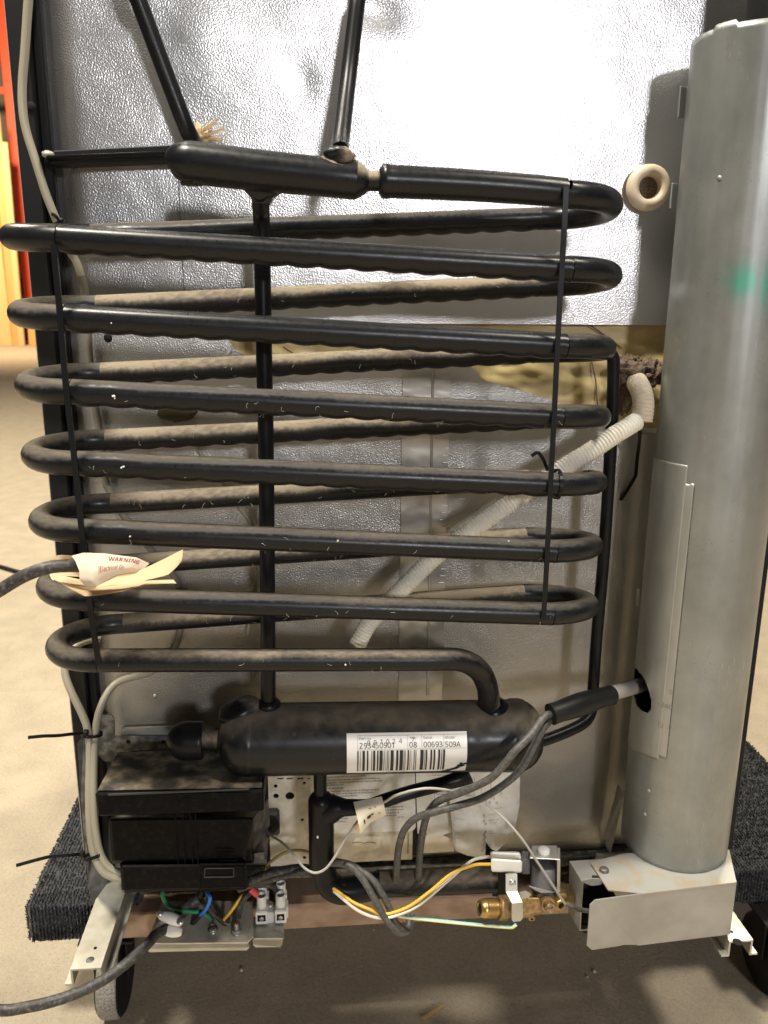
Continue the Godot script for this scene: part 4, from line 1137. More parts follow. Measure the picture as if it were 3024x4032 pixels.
	for s in [[1040, 1142, 1095, 1098], [1200, 1296, 1245, 1245]]:
		var p := [Vector3(-.2635, .1458, .056), Vector3(-.087, .1341, .056)]
		var xa: float = lerpf(p[0].x, p[1].x, s[0] / 1659.0)
		var xb: float = lerpf(p[0].x, p[1].x, s[1] / 1659.0)
		var xm := (xa + xb) / 2.0
		part("pole_body", Builder.new().box(Vector3(xm, 0.1462, 0.0465), Vector3(xb - xa, 0.0135, 0.016), 0.0008), M.white_plastic, tb)
		part("wire_window", Builder.new().box(Vector3(xm, 0.1465, 0.0546), Vector3((xb - xa) * 0.66, 0.0062, 0.0006), 0.0), M.hole, tb)
		screw("terminal_screw", Vector3(xm, 0.1462, 0.0545), Vector3.BACK, 0.0021, M.steel, tb)
		part("screw_tower", Builder.new().lathe([Vector2(0.0043, 0.0), Vector2(0.0042, 0.0125), Vector2(0.0037, 0.0128), Vector2(0.0034, 0.0126), Vector2(0.0032, 0.004), Vector2(0, 0.004)], Vector3(xm, 0.1525, 0.0475), Vector3(0, 1, 0.04), 26), M.clear_plastic, tb)
		part("screw_tower", Builder.new().lathe([Vector2(0.0043, 0.0), Vector2(0.0042, 0.0125), Vector2(0.0037, 0.0128), Vector2(0.0034, 0.0126), Vector2(0.0032, 0.004), Vector2(0, 0.004)], Vector3(xm, 0.1545, 0.036), Vector3(0, 1, 0.0), 26), M.clear_plastic, tb)
		part("pole_body", Builder.new().box(Vector3(xm, 0.147, 0.034), Vector3(xb - xa, 0.017, 0.009), 0.0008), M.white_plastic, tb)
	part("block_web", Builder.new().box(Vector3(-.1404, .1406, .046), Vector3(0.0075, 0.015, 0.010), 0.0015), M.clear_plastic, tb)
	screw("screw", Vector3(-.1401, .1528, .046), Vector3(0, 1, 0.35), 0.0030, M.steel, tb)
	part("block_web", Builder.new().box(Vector3(-.1259, .1441, .042), Vector3(0.003, 0.013, 0.010), 0.001), M.clear_plastic, tb)

# ---------------------------------------------------------------- printed sheets
func papers(fr: Node3D) -> void:
	var o := Vector3(-.0881, .2597, .0125)
	var ex := Vector3(-.0203, .2615, .0125) - o
	ex = Vector3(1, 0, 0)
	var ey := Vector3(0, 1, 0)
	var french := [Vector3(-.103, .2637, .0122), Vector3(-.0076, .2594, .0122), Vector3(-.0058, .2017, .0122), Vector3(-.0072, .1985, .0122), Vector3(-.0104, .1975, .0122), Vector3(-.0823, .1981, .0122), Vector3(-.1039, .1993, .0122)]
	var il := part("instruction_label", Builder.new().slab(french, Vector3(0, 0, -0.0004)), M.paper, fr, "white instruction label printed in French and English")
	var y0: float = Vector3(-.0832, .2539, .0126).y
	var xl: float = Vector3(-.0882, .2541, .0126).x
	var yy := func(v: float) -> float: return y0 - (v - 135.0) * 0.0001205
	var pl := on_plane(Vector3(0, 0, 0.01225), ex, ey)
	var t := 0.00152
	lettering([
		["âbles du conducteur et la terre du boîtier", xl - 0.002, yy.call(112), t, true, 0.92],
		["oivent être conformes aux \"instructions d'installation et", xl - 0.001, yy.call(138), t, true, 0.90],
		["\"exploitation\". Lorsque vous intervenez sur l'appareil, débranchez", xl - 0.001, yy.call(160), t, true, 0.80],
		["es câbles de 12 V.", xl, yy.call(180), t, true, 0.95],
		["AS PRESSURE", xl + 0.001, yy.call(210), 0.0017, true, 1.0],
		["en testing the fuel gas system for leakage the equip", xl + 0.001, yy.call(234), t, true, 0.92],
		["erator must not be subjected to an internal p", xl + 0.002, yy.call(256), t, true, 0.92],
		["s of water column (3.48 kPa)", xl + 0.003, yy.call(278), t, true, 0.92],
		["actuelles sur la", xl + 0.0510, yy.call(368), t, true, 0.95],
		["e gaz, la me", xl + 0.0085, yy.call(404), t, true, 0.95],
		["doit pas être soumis", xl + 0.0515, yy.call(391), t, true, 0.95],
		["ression interne", xl + 0.0065, yy.call(426), t, true, 0.95],
		["ces de colonne d'eau", xl + 0.0515, yy.call(415), t, true, 0.95],
		["kPa). Lorsque le", xl + 0.0080, yy.call(450), t, true, 0.95],
		["ectionnement, la", xl + 0.0510, yy.call(440), t, true, 0.95],
		["ion d'alimenta", xl + 0.0060, yy.call(472), t, true, 0.95],
		["11 pouces de colo", xl + 0.0480, yy.call(463), t, true, 0.95],
		["s (2.74 kPa).", xl + 0.0065, yy.call(496), t, true, 0.95],
		["3.0  62", xl + 0.0650, yy.call(482), t, true, 0.95]], pl, M.ink, il)
	part("plate_joint", Builder.new().box(Vector3(-.0127, .1839, .0116), Vector3(0.0006, 0.022, 0.0006), 0.0), M.dark_metal, fr)
	part("torn_sticker", Builder.new().slab([Vector3(-.0616, .1935, .012), Vector3(-.039, .193, .012), Vector3(-.0392, .1809, .012), Vector3(-.049, .1788, .012), Vector3(-.058, .1778, .012), Vector3(-.0664, .1736, .012), Vector3(-.0655, .1856, .012)], Vector3(0, 0, -0.0004)), M.cream_paper, fr)
	part("sticker_tear", Builder.new().tube(spline([Vector3(-.0651, .1873, .0123), Vector3(-.058, .188, .0123), Vector3(-.0542, .1867, .0123), Vector3(-.049, .1876, .0123), Vector3(-.0426, .1861, .0123)], 4), 0.0003, 5), M.putty, fr)
	part("torn_sticker", Builder.new().slab([Vector3(-.0011, .19, .0116), Vector3(.0105, .1942, .0116), Vector3(.0198, .1911, .0116), Vector3(.0298, .1846, .0116), Vector3(.0314, .1726, .0116), Vector3(.0006, .172, .0116), Vector3(-.0022, .1819, .0116)], Vector3(0, 0, -0.0003)), M.cream_paper, fr)
	# wiring diagram: a flat leaf and a curled one over it
	var leaf := part("wiring_diagram", Builder.new().slab([Vector3(-.0068, .2583, .0128), Vector3(.032, .2565, .0128), Vector3(.0338, .1956, .0128), Vector3(.0196, .1919, .0128), Vector3(-.0042, .1947, .0128)], Vector3(0, 0, -0.0003)), M.paper, fr, "flat left leaf of the wiring diagram")
	var rules := Builder.new()
	for s in [[880, 95, 990, 120], [900, 190, 1040, 278], [912, 205, 1010, 245], [945, 205, 1000, 232], [885, 140, 885, 190]]:
		var a := [Vector3(-.1078, .2742, .0131), Vector3(.1113, .0987, .0131)]
		var c := [Vector3(lerpf(a[0].x, a[1].x, s[0] / 1659.0), lerpf(a[0].y, a[1].y, s[1] / 1106.0), 0.01305), Vector3(lerpf(a[0].x, a[1].x, s[2] / 1659.0), lerpf(a[0].y, a[1].y, s[3] / 1106.0), 0.01305)]
		var r := [c[0], Vector3(c[1].x, c[0].y, c[0].z), c[1], Vector3(c[0].x, c[1].y, c[0].z), c[0]]
		rules.tube(r, 0.00018, 4, Vector3.ZERO, false)
	part("diagram_line", rules, M.grey_ink, leaf)
	var f := coons([Vector3(.0253, .2579, .014), Vector3(.0559, .2575, .015), Vector3(.0902, .2546, .0135)], [Vector3(.0282, .1875, .024), Vector3(.0295, .1856, .028), Vector3(.0402, .1813, .03), Vector3(.0506, .1787, .03), Vector3(.0658, .1784, .026), Vector3(.0834, .1864, .016)], [Vector3(.0253, .2579, .014), Vector3(.024, .2295, .019), Vector3(.0268, .2054, .022), Vector3(.0282, .1875, .024)], [Vector3(.0902, .2546, .0135), Vector3(.091, .2222, .013), Vector3(.0882, .1962, .0135), Vector3(.0834, .1864, .016)], Vector3(0, 0, 0.004))
	var curl := part("wiring_diagram", Builder.new().sheet(f, 30, 30, Vector3.BACK, 0.0002), M.paper, fr, "curled right leaf of the wiring diagram")
	var onto := func(x: float, y: float) -> Array:   # metres from the top left corner, y downwards negative
		var s := clampf(x / 0.102, 0.0, 1.0)
		var k := clampf(-y / 0.108, 0.0, 1.0)
		var p: Vector3 = f.call(s, k)
		var n: Vector3 = (f.call(minf(s + 0.02, 1.0), k) - f.call(maxf(s - 0.02, 0.0), k)).cross(f.call(s, maxf(k - 0.02, 0.0)) - f.call(s, minf(k + 0.02, 1.0))).normalized()
		return [p, n]
	var w := 0.0013
	var left := ["2 BOARD POWER", "3A", "5A", "2 BOARD DISPLAY", "FUSE", "", "120V AC", "", "CEL BLOCK", "IGNITOR", "GAS VALVE", "FUSE"]
	var right := ["PROTECTIVE", "", "CHASSIS GROUND", "TEST POINT", "", "BLACK", "BROWN", "RED", "YELLOW", "GREEN", "GREEN", "GREY", "WHITE"]
	var rows := []
	for i in left.size():
		if left[i]:
			rows.append([left[i], 0.004, -0.048 - 0.0040 * i, w, false, 1.1, 1])
	for i in right.size():
		if right[i]:
			rows.append([right[i], 0.054 + 0.0014 * (i % 2), -0.052 - 0.0037 * i - 0.003 * float(i > 4), w, false, 1.1, 1])
	lettering(rows, onto, M.grey_ink, curl)
	var lines := Builder.new()
	var ring := func(cx: float, cy: float, r: float) -> Array:
		var out := []
		for k in 13:
			out.append(onto.call(cx + r * cos(TAU * k / 12.0), cy + r * sin(TAU * k / 12.0))[0] + Vector3(0, 0, 0.0002))
		return out
	for i in 13:
		if right[i]:
			lines.tube(ring.call(0.0475 + 0.0022 * (i % 2), -0.0512 - 0.0037 * i - 0.003 * float(i > 4), 0.0013), 0.00016, 4, Vector3.ZERO, false)
	for c in [[0.030, -0.010], [0.052, -0.008], [0.056, -0.0105], [0.050, -0.034], [0.056, -0.036], [0.062, -0.031], [0.066, -0.037]]:
		lines.tube(ring.call(c[0], c[1], 0.0015), 0.00018, 4, Vector3.ZERO, false)
	for s in [[[0.014, -0.004], [0.014, -0.016], [0.020, -0.016], [0.020, -0.026]], [[0.024, -0.004], [0.024, -0.020], [0.034, -0.020]], [[0.034, -0.006], [0.034, -0.030], [0.040, -0.034]], [[0.044, -0.012], [0.044, -0.034]], [[0.048, -0.008], [0.060, -0.008]], [[0.072, -0.016], [0.0735, -0.016], [0.0735, -0.028], [0.072, -0.028], [0.072, -0.016]], [[0.058, -0.012], [0.058, -0.033]], [[0.040, -0.040], [0.066, -0.044], [0.074, -0.045]]]:
		var q := []
		for v in s:
			q.append(onto.call(v[0], v[1])[0] + Vector3(0, 0, 0.0002))
		lines.tube(q, 0.00018, 4, Vector3.ZERO, false)
	part("diagram_line", lines, M.grey_ink, curl)

# ---------------------------------------------------------------- liquid tank, pipes and gas valve
func gas_train(fr: Node3D) -> void:
	var tk := part("liquid_tank", Builder.new().tube(spline([Vector3(-.0938, .2855, .08), Vector3(-.0939, .2759, .08), Vector3(-.0939, .2501, .08), Vector3(-.094, .2222, .078), Vector3(-.0926, .2072, .076), Vector3(-.088, .1961, .076), Vector3(-.0793, .1902, .077), Vector3(-.0688, .1896, .077), Vector3(-.0558, .1915, .077), Vector3(-.0437, .1939, .077)], 8), func(s, t): return 0.0106 * sqrt(clampf(1.0 - pow(1.0 - minf(s / 0.008, 1.0), 2.0) * 0.75, 0.05, 1.0)) + 0.0012 * smoothstep(0.45, 0.6, t) , 26, Vector3(-0.2, 0.3, 0.95), true, 0.0, 6.0), M.black, fr, "black upright tank that elbows into the liquid pipe")
	part("liquid_pipe", Builder.new().tube(spline([Vector3(-.0452, .1937, .077), Vector3(-.0025, .1934, .077), Vector3(.0555, .1916, .076)], 10), 0.0112, 26, Vector3(0, 0.9, 0.35), true, 0.0, 2.5), M.vessel, fr)
	part("tank_neck", Builder.new().tube([Vector3(-.0942, .3076, .082), Vector3(-.0943, .3001, .082), Vector3(-.0942, .2836, .08)], 0.0054, 18), M.black, tk)
	part("neck_ring", Builder.new().lathe([Vector2(0.0056, 0.001), Vector2(0.0070, 0.0005), Vector2(0.0082, -0.0015), Vector2(0.0086, -0.004)], Vector3(-.0941, .283, .08), Vector3.UP, 24), M.pipe_rear, tk)
	part("weld_bead", Builder.new().lump(Vector3(-.0772, .1902, .083), Vector3(0.026, 0.006, 0.012), noise(33, 0.6), 0.5, Basis(), 26, 12), M.pipe_rear, tk)
	part("tee_boss", Builder.new().tube([Vector3(-.088, .2699, .08), Vector3(-.083, .2723, .082), Vector3(-.078, .274, .084), Vector3(-.0735, .2744, .085)], func(_s, t): return lerpf(0.0125, 0.0068, smoothstep(0.0, 1.0, t)), 22), M.black, tk)
	part("paint_chip", Builder.new().lump(Vector3(-.097, .2519, .0905), Vector3(0.0018, 0.0026, 0.0006), noise(34, 0.6), 0.5, Basis(), 10, 6), M.white_plastic, tk)
	part("tee_pipe", Builder.new().tube(spline([Vector3(-.0791, .2739, .084), Vector3(-.068, .2762, .088), Vector3(-.0546, .2784, .09), Vector3(-.0424, .2833, .091), Vector3(-.022, .2883, .089), Vector3(-.0022, .2904, .085), Vector3(.018, .2926, .08), Vector3(.0286, .2964, .078)], 8), func(_s, t): return lerpf(0.0068, 0.0056, smoothstep(0.1, 0.3, t)) + 0.0026 * smoothstep(0.75, 1.0, t), 18), M.black, fr)
	# rail behind the valve and a black bracket it hangs from
	part("valve_rail", Builder.new().hexa([Vector3(.127, .1613, .026), Vector3(.1753, .1673, .026), Vector3(.1748, .1741, .026), Vector3(.1264, .1706, .026), Vector3(.1243, .167, .034), Vector3(.1721, .1723, .034), Vector3(.1716, .1787, .034), Vector3(.1238, .1751, .034)], 0.001), M.dark_metal, fr)
	part("valve_bracket", Builder.new().slab([Vector3(.0502, .2155, .06), Vector3(.0552, .2085, .06), Vector3(.069, .2001, .06), Vector3(.0714, .169, .06), Vector3(.0805, .1617, .06), Vector3(.067, .1592, .06), Vector3(.0581, .1609, .06), Vector3(.0561, .1854, .06), Vector3(.0504, .2033, .06)], Vector3(0, 0, -0.002)), M.matte_black, fr)
	part("panel_flange", Builder.new().slab([Vector3(.1893, .2307, .004), Vector3(.1858, .239, .028), Vector3(.1767, .1763, .03), Vector3(.1827, .1625, .004), Vector3(.1804, .1768, .004)], Vector3(0, 0, -0.0012)), M.zinc, fr, "bent sheet flange between the panel and the flue")
	var g := holder("gas_valve", fr)
	# flare inlet, lying along x towards the left
	var o := Vector3(.0353, .1896, .108)
	var ax := (Vector3(.077, .1818, .1) - o).normalized()
	var prof := [Vector2(0.0, 0.006), Vector2(0.0042, 0.006), Vector2(0.0046, 0.0), Vector2(0.0062, 0.0004), Vector2(0.0076, 0.0042), Vector2(0.0078, 0.0058)]
	for k in 6:
		prof.append(Vector2(0.0069, 0.0066 + 0.0014 * k))
		prof.append(Vector2(0.0078, 0.0073 + 0.0014 * k))
	prof.append(Vector2(0.0064, 0.0158))
	prof.append(Vector2(0.0064, 0.019))
	part("flare_fitting", Builder.new().lathe(prof, o, ax, 36), M.brass, g)
	part("fitting_bore", Builder.new().lathe([Vector2(0.0044, 0.0012), Vector2(0.0, 0.0016)], o, ax, 24), M.hole, g)
	part("hex_nut", Builder.new().lathe([Vector2(0.006, 0.0165), Vector2(0.0094, 0.0175), Vector2(0.0100, 0.0190), Vector2(0.0100, 0.0250), Vector2(0.0092, 0.0262), Vector2(0.004, 0.0262)], o, ax, 6, true), M.dull_brass, g)
	part("valve_body", Builder.new().hexa([Vector3(.0685, .1604, .088), Vector3(.0962, .163, .088), Vector3(.0944, .1783, .088), Vector3(.067, .181, .088), Vector3(.0635, .1751, .106), Vector3(.0901, .1807, .106), Vector3(.0866, .1956, .106), Vector3(.062, .1961, .106)], 0.0014), M.dull_brass, g)
	part("valve_body", Builder.new().hexa([Vector3(.0883, .1649, .078), Vector3(.1311, .1572, .072), Vector3(.1228, .181, .072), Vector3(.0883, .1824, .078), Vector3(.0887, .1794, .098), Vector3(.123, .176, .092), Vector3(.1231, .1835, .09), Vector3(.0862, .1923, .098)], 0.0012), M.dull_brass, g)
	part("valve_body", Builder.new().lathe([Vector2(0.0085, -0.004), Vector2(0.0088, 0.004), Vector2(0.0060, 0.008), Vector2(0.0060, 0.018)], Vector3(.0779, .1798, .097), -ax, 24), M.dull_brass, g)
	part("foil_mark", Builder.new().slab([Vector3(.0688, .2021, .1068), Vector3(.0741, .2035, .1068), Vector3(.0785, .2001, .1068), Vector3(.0774, .1969, .1068), Vector3(.0745, .196, .1068), Vector3(.0713, .1946, .1068)], Vector3(0, 0, -0.0005)), M.zinc, g)
	var pa := Vector3(0.12, 0.28, 1.0)
	part("test_plug", Builder.new().lathe([Vector2(0.0062, -0.008), Vector2(0.0062, 0.0), Vector2(0.0046, 0.0), Vector2(0.0044, 0.0058), Vector2(0.0038, 0.0066), Vector2(0, 0.0066)], Vector3(.0953, .1851, .103), pa, 26, true), M.dull_brass, g)
	part("plug_slot", Builder.new().box(Vector3(.094, .1875, .1092), Vector3(0.0074, 0.0009, 0.0012), 0.0, Basis(Vector3.BACK, 0.22)), M.putty, g)
	part("gas_port", Builder.new().lathe([Vector2(0.0052, -0.012), Vector2(0.0052, 0.0), Vector2(0.0046, 0.0008), Vector2(0.0026, 0.0008), Vector2(0.0024, -0.003), Vector2(0, -0.003)], Vector3(.1066, .1827, .1015), Vector3(0.2, 0.15, 1), 26, true), M.brass, g)
	part("port_bore", Builder.new().lathe([Vector2(0.0025, 0), Vector2(0, 0.0002)], Vector3(.107, .182, .101), Vector3(0.2, 0.15, 1), 16), M.hole, g)
	part("body_foot", Builder.new().lathe([Vector2(0.0028, -0.004), Vector2(0.0028, 0.003), Vector2(0.0012, 0.003)], Vector3(.0818, .1733, .101), Vector3(0, -0.2, 1), 18), M.dull_brass, g)
	# solenoid with its yoke
	var so := Vector3(.0954, .1863, .086)
	part("solenoid_coil", Builder.new().lathe([Vector2(0.008, -0.001), Vector2(0.0108, 0.001), Vector2(0.0110, 0.006), Vector2(0.0110, 0.026), Vector2(0.0098, 0.027), Vector2(0, 0.027)], so, Vector3.UP, 30), M.grey_plastic, g)
	part("solenoid_yoke", Builder.new().hexa([Vector3(.0886, .2183, .07), Vector3(.1105, .2171, .07), Vector3(.1105, .2176, .07), Vector3(.0886, .2188, .07), Vector3(.0784, .2271, .098), Vector3(.1047, .2241, .098), Vector3(.1047, .225, .098), Vector3(.0783, .2282, .098)], 0.0004), M.steel, g)
	part("solenoid_yoke", Builder.new().hexa([Vector3(.1119, .175, .076), Vector3(.1144, .1748, .076), Vector3(.1116, .2198, .076), Vector3(.1092, .22, .076), Vector3(.1037, .1933, .098), Vector3(.1067, .1926, .098), Vector3(.1049, .2246, .098), Vector3(.1019, .2248, .098)], 0.0004), M.steel, g)
	part("solenoid_yoke", Builder.new().hexa([Vector3(.0864, .1836, .078), Vector3(.1094, .1811, .078), Vector3(.1093, .1822, .078), Vector3(.0863, .1847, .078), Vector3(.0791, .2001, .098), Vector3(.0892, .1948, .1), Vector3(.1023, .1929, .098), Vector3(.0791, .2013, .098)], 0.0003), M.steel, g)
	part("coil_button", Builder.new().lathe([Vector2(0.0052, 0.0), Vector2(0.0052, 0.0032), Vector2(0.0042, 0.0042), Vector2(0, 0.0045)], Vector3(.0938, .223, .086), Vector3.UP, 26), M.clear_plastic, g)
	part("coil_lug", Builder.new().hexa([Vector3(.0798, .2048, .07), Vector3(.0884, .2043, .07), Vector3(.0879, .213, .07), Vector3(.0793, .2145, .07), Vector3(.0752, .204, .088), Vector3(.0827, .2035, .088), Vector3(.0819, .2183, .088), Vector3(.0745, .2193, .088)], 0.0008), M.grey_plastic, g)
	part("wire_connector", Builder.new().hexa([Vector3(.0504, .2134, .078), Vector3(.0769, .2126, .078), Vector3(.0756, .2194, .078), Vector3(.0497, .2214, .078), Vector3(.048, .2197, .088), Vector3(.0745, .2188, .088), Vector3(.0733, .2251, .088), Vector3(.0475, .2278, .088)], 0.0012), M.white_plastic, g)
	part("wire_connector", Builder.new().hexa([Vector3(.0486, .2105, .09), Vector3(.0745, .2088, .09), Vector3(.0744, .2203, .09), Vector3(.0479, .2233, .09), Vector3(.046, .218, .1), Vector3(.072, .2154, .1), Vector3(.0717, .2272, .1), Vector3(.0453, .2307, .1)], 0.0014), M.white_plastic, g)
	# clamp strap with its screw
	part("clamp_strap", Builder.new().slab([Vector3(.0569, .2193, .106), Vector3(.0663, .2194, .106), Vector3(.066, .207, .1105), Vector3(.0564, .2066, .1105)], Vector3(0, 0, -0.0013)), M.zinc, g)
	part("clamp_strap", Builder.new().slab([Vector3(.0564, .2066, .1105), Vector3(.066, .207, .1105), Vector3(.0684, .2025, .119), Vector3(.0597, .2024, .119)], Vector3(0, -0.0013, -0.0005)), M.zinc, g)
	part("clamp_strap", Builder.new().slab([Vector3(.0597, .2024, .119), Vector3(.0684, .2025, .119), Vector3(.0695, .1874, .119), Vector3(.0676, .1843, .1185), Vector3(.0618, .1836, .1185), Vector3(.0602, .1864, .119)], Vector3(0, 0, -0.0013)), M.zinc, g)
	screw("screw", Vector3(.0622, .212, .1065), Vector3(0, 0.15, 1), 0.0037, M.steel, g)

# ---------------------------------------------------------------- hoses, cables and wires
func wire(called: String, path: Array, r: float, m: Material, parent: Node, label := "", per := 8) -> MeshInstance3D:
	return part(called, Builder.new().tube(spline(path, per), r, 12), m, parent, label)

func corrugated(path: Array, r: float, pitch: float, per: int) -> Builder:
	var p := spline(path, per)
	var total := 0.0
	for i in p.size() - 1:
		total += (p[i + 1] - p[i]).length()
	var n := int(total / pitch) * 7
	var q := []
	for i in n + 1:
		q.append(along(p, float(i) / n))
	var b := Builder.new()
	var shape := func(s: float, _t: float) -> float: return r * (0.88 + 0.12 * pow(absf(cos(PI * s / pitch)), 0.7))
	b.tube(q, shape, 26, Vector3.ZERO, false, 0.0, 10.0)
	b.tube(q.slice(0, 24), r * 0.80, 22, Vector3.ZERO, true, 0.0, 10.0)
	b.tube(q.slice(q.size() - 24), r * 0.80, 22, Vector3.ZERO, true, 0.0, 10.0)
	return b

func wiring(fr: Node3D) -> void:
	# drain hose in two pieces, with the putty it comes out of
	part("drain_hose", corrugated([Vector3(.1699, .6159, .012), Vector3(.1653, .6129, .03), Vector3(.164, .6076, .042), Vector3(.1635, .6013, .048), Vector3(.1628, .5959, .051), Vector3(.1618, .5905, .053), Vector3(.1612, .5856, .054)], 0.0084, 0.0026, 10), M.old_hose, fr, "yellowed upper end of the corrugated drain hose")
	part("drain_hose", corrugated([Vector3(.154, .5864, .06), Vector3(.1443, .5826, .066), Vector3(.1343, .5779, .07), Vector3(.1148, .566, .074)] + [Vector3(.0945, .5539, .0755), Vector3(.0615, .5316, .0755), Vector3(.0198, .5019, .0755), Vector3(-.0054, .4828, .0755), Vector3(-.0348, .4522, .0755)] + [Vector3(-.0535, .4319, .074), Vector3(-.0641, .4124, .076)], 0.0072, 0.0027, 10), M.hose, fr, "long white corrugated drain hose slanting down behind the coil")
	part("sealing_putty", Builder.new().lump(Vector3(.169, .6179, .012), Vector3(0.036, 0.022, 0.032), noise(15, 0.35), 0.5, Basis(Vector3.BACK, -0.15), 60, 36), M.putty, fr)
	part("sealing_putty", Builder.new().lump(Vector3(.1823, .6204, .01), Vector3(0.019, 0.022, 0.024), noise(16, 0.4), 0.45, Basis(), 40, 24), M.putty, fr)
	part("sealing_putty", Builder.new().lump(Vector3(.1674, .6269, 0), Vector3(0.025, 0.013, 0.007), noise(18, 0.5), 0.6, Basis(), 40, 20), M.putty, fr)
	part("sealing_putty", Builder.new().lump(Vector3(.165, .6043, .002), Vector3(0.018, 0.034, 0.010), noise(19, 0.4), 0.5, Basis(), 40, 24), M.putty, fr)
	part("hose_strap", Builder.new().ribbon(spline([Vector3(.1637, .5768, .046), Vector3(.1705, .5651, .03), Vector3(.1757, .5491, .016), Vector3(.1782, .5361, .01), Vector3(.1775, .5319, .01), Vector3(.1745, .5219, .006), Vector3(.1702, .5098, .001)], 4), Vector3.RIGHT, 0.0028, 0.0012), M.black, fr)
	# low voltage cables on the left
	wire("low_voltage_cable", [Vector3(-.2827, .8995, .024), Vector3(-.2883, .8753, .022), Vector3(-.2943, .8439, .02), Vector3(-.2984, .8229, .019), Vector3(-.2997, .8064, .019), Vector3(-.2985, .7914, .019), Vector3(-.2938, .7711, .019), Vector3(-.2888, .7488, .018), Vector3(-.2831, .7297, .016), Vector3(-.2792, .7139, .012), Vector3(-.2735, .7031, .01), Vector3(-.2715, .693, .008)], 0.0031, M.cream, fr, "grey-cream upper length of the cable coming down from the top left", 5)
	wire("low_voltage_cable", [Vector3(-.2735, .7031, .01), Vector3(-.2715, .693, .008), Vector3(-.2699, .6816, .007), Vector3(-.2698, .6618, .006), Vector3(-.2701, .6458, .006), Vector3(-.2702, .6271, .006), Vector3(-.2688, .5908, .006), Vector3(-.2675, .5768, .006), Vector3(-.2653, .5342, .006), Vector3(-.263, .5246, .006), Vector3(-.2511, .4998, .006), Vector3(-.2315, .4721, .006), Vector3(-.2152, .4503, .006), Vector3(-.21, .4338, .007), Vector3(-.2099, .4158, .008), Vector3(-.2125, .4001, .009), Vector3(-.2171, .3875, .01), Vector3(-.2269, .3732, .011), Vector3(-.2405, .3647, .012)], 0.0030, M.dusty_cable, fr, "dust-covered middle length of the cable behind the coil", 5)
	wire("low_voltage_cable", [Vector3(-.2269, .3732, .011), Vector3(-.2405, .3647, .012), Vector3(-.2581, .361, .014), Vector3(-.2674, .3575, .016), Vector3(-.2728, .3527, .024), Vector3(-.2759, .3462, .034), Vector3(-.2774, .3389, .042), Vector3(-.2777, .3294, .05), Vector3(-.2776, .3179, .058), Vector3(-.2775, .2916, .068), Vector3(-.2772, .2629, .074), Vector3(-.2737, .241, .08), Vector3(-.267, .2289, .084), Vector3(-.2563, .2222, .086)], 0.0031, M.cream, fr, "cream lower length of the cable curving into the control box", 5)
	wire("low_voltage_cable", [Vector3(-.2776, .3997, .016), Vector3(-.2847, .4006, .022), Vector3(-.2914, .3998, .028), Vector3(-.297, .3949, .034), Vector3(-.2996, .3876, .04), Vector3(-.2991, .3794, .044), Vector3(-.2946, .3673, .048), Vector3(-.2878, .3504, .05), Vector3(-.2835, .3377, .052), Vector3(-.2815, .3238, .056), Vector3(-.2813, .3066, .062), Vector3(-.2816, .2872, .068), Vector3(-.2814, .2631, .074), Vector3(-.2789, .2413, .08), Vector3(-.2716, .2276, .086), Vector3(-.2635, .2223, .088), Vector3(-.2556, .2199, .088)], 0.0031, M.cream, fr, "outer cream cable joining at the left of the control box", 5)
	wire("thin_cable", [Vector3(-.191, .5633, .008), Vector3(-.1858, .5518, .008), Vector3(-.1723, .5326, .008), Vector3(-.1563, .507, .008), Vector3(-.1473, .4929, .008), Vector3(-.1448, .4711, .008), Vector3(-.1456, .4566, .008), Vector3(-.1475, .4377, .008), Vector3(-.1521, .4151, .01), Vector3(-.1547, .3974, .012)], 0.0016, M.cream, fr, "thin tan cable crossing the panel behind the riser")
	# electric heating rod with its boot and two cables
	var he := part("heating_rod", Builder.new().tube(spline([Vector3(.1896, .3537, .04), Vector3(.1759, .3571, .052), Vector3(.1581, .3611, .066), Vector3(.1397, .3653, .08)], 8), 0.0061, 20), M.rod, fr)
	part("rubber_boot", Builder.new().tube(spline([Vector3(.1439, .364, .079), Vector3(.133, .3655, .086), Vector3(.1129, .3669, .098), Vector3(.097, .3668, .106), Vector3(.0849, .3653, .11)], 8), func(_s, t): return lerpf(0.0083, 0.0088, smoothstep(0.0, 0.6, t)) * (1.0 - 0.06 * sin(t * 9.0)), 22, Vector3(0, 1, 0.4)), M.boot, he)
	lettering([["230V 200W", 0.0, 0.0, 0.0026, false, 1.0, 1]], on_plane(Vector3(.0957, .3763, .1155), Vector3(.122, .3775, .102) - Vector3(.0957, .3763, .1155), Vector3(0.1, 0.75, 0.66)), M.hole, he, "moulded_lettering")
	wire("heater_cable", [Vector3(.0841, .3655, .11), Vector3(.0774, .3662, .116), Vector3(.0661, .3586, .126), Vector3(.0585, .3533, .13), Vector3(.0511, .3469, .132), Vector3(.0442, .337, .132), Vector3(.0338, .3237, .13), Vector3(.015, .3085, .122), Vector3(-.0003, .2955, .112), Vector3(-.0068, .2825, .104), Vector3(-.0096, .269, .098), Vector3(-.0116, .2512, .094), Vector3(-.0124, .2339, .09), Vector3(-.0126, .2113, .086), Vector3(-.0116, .1889, .08)], 0.0030, M.dark_cable, fr, "upper grey heater cable looping down from the rubber boot")
	wire("heater_cable", [Vector3(.086, .36, .108), Vector3(.0785, .3558, .114), Vector3(.0686, .344, .122), Vector3(.0592, .329, .126), Vector3(.048, .3181, .127), Vector3(.0311, .3042, .124), Vector3(.0128, .2953, .12), Vector3(-.0046, .288, .116), Vector3(-.013, .283, .112), Vector3(-.0208, .2761, .108), Vector3(-.0274, .2637, .103), Vector3(-.0307, .2485, .099), Vector3(-.0317, .2307, .094), Vector3(-.0318, .2041, .088)], 0.0029, M.dark_cable, fr, "lower grey heater cable crossing over the other one")
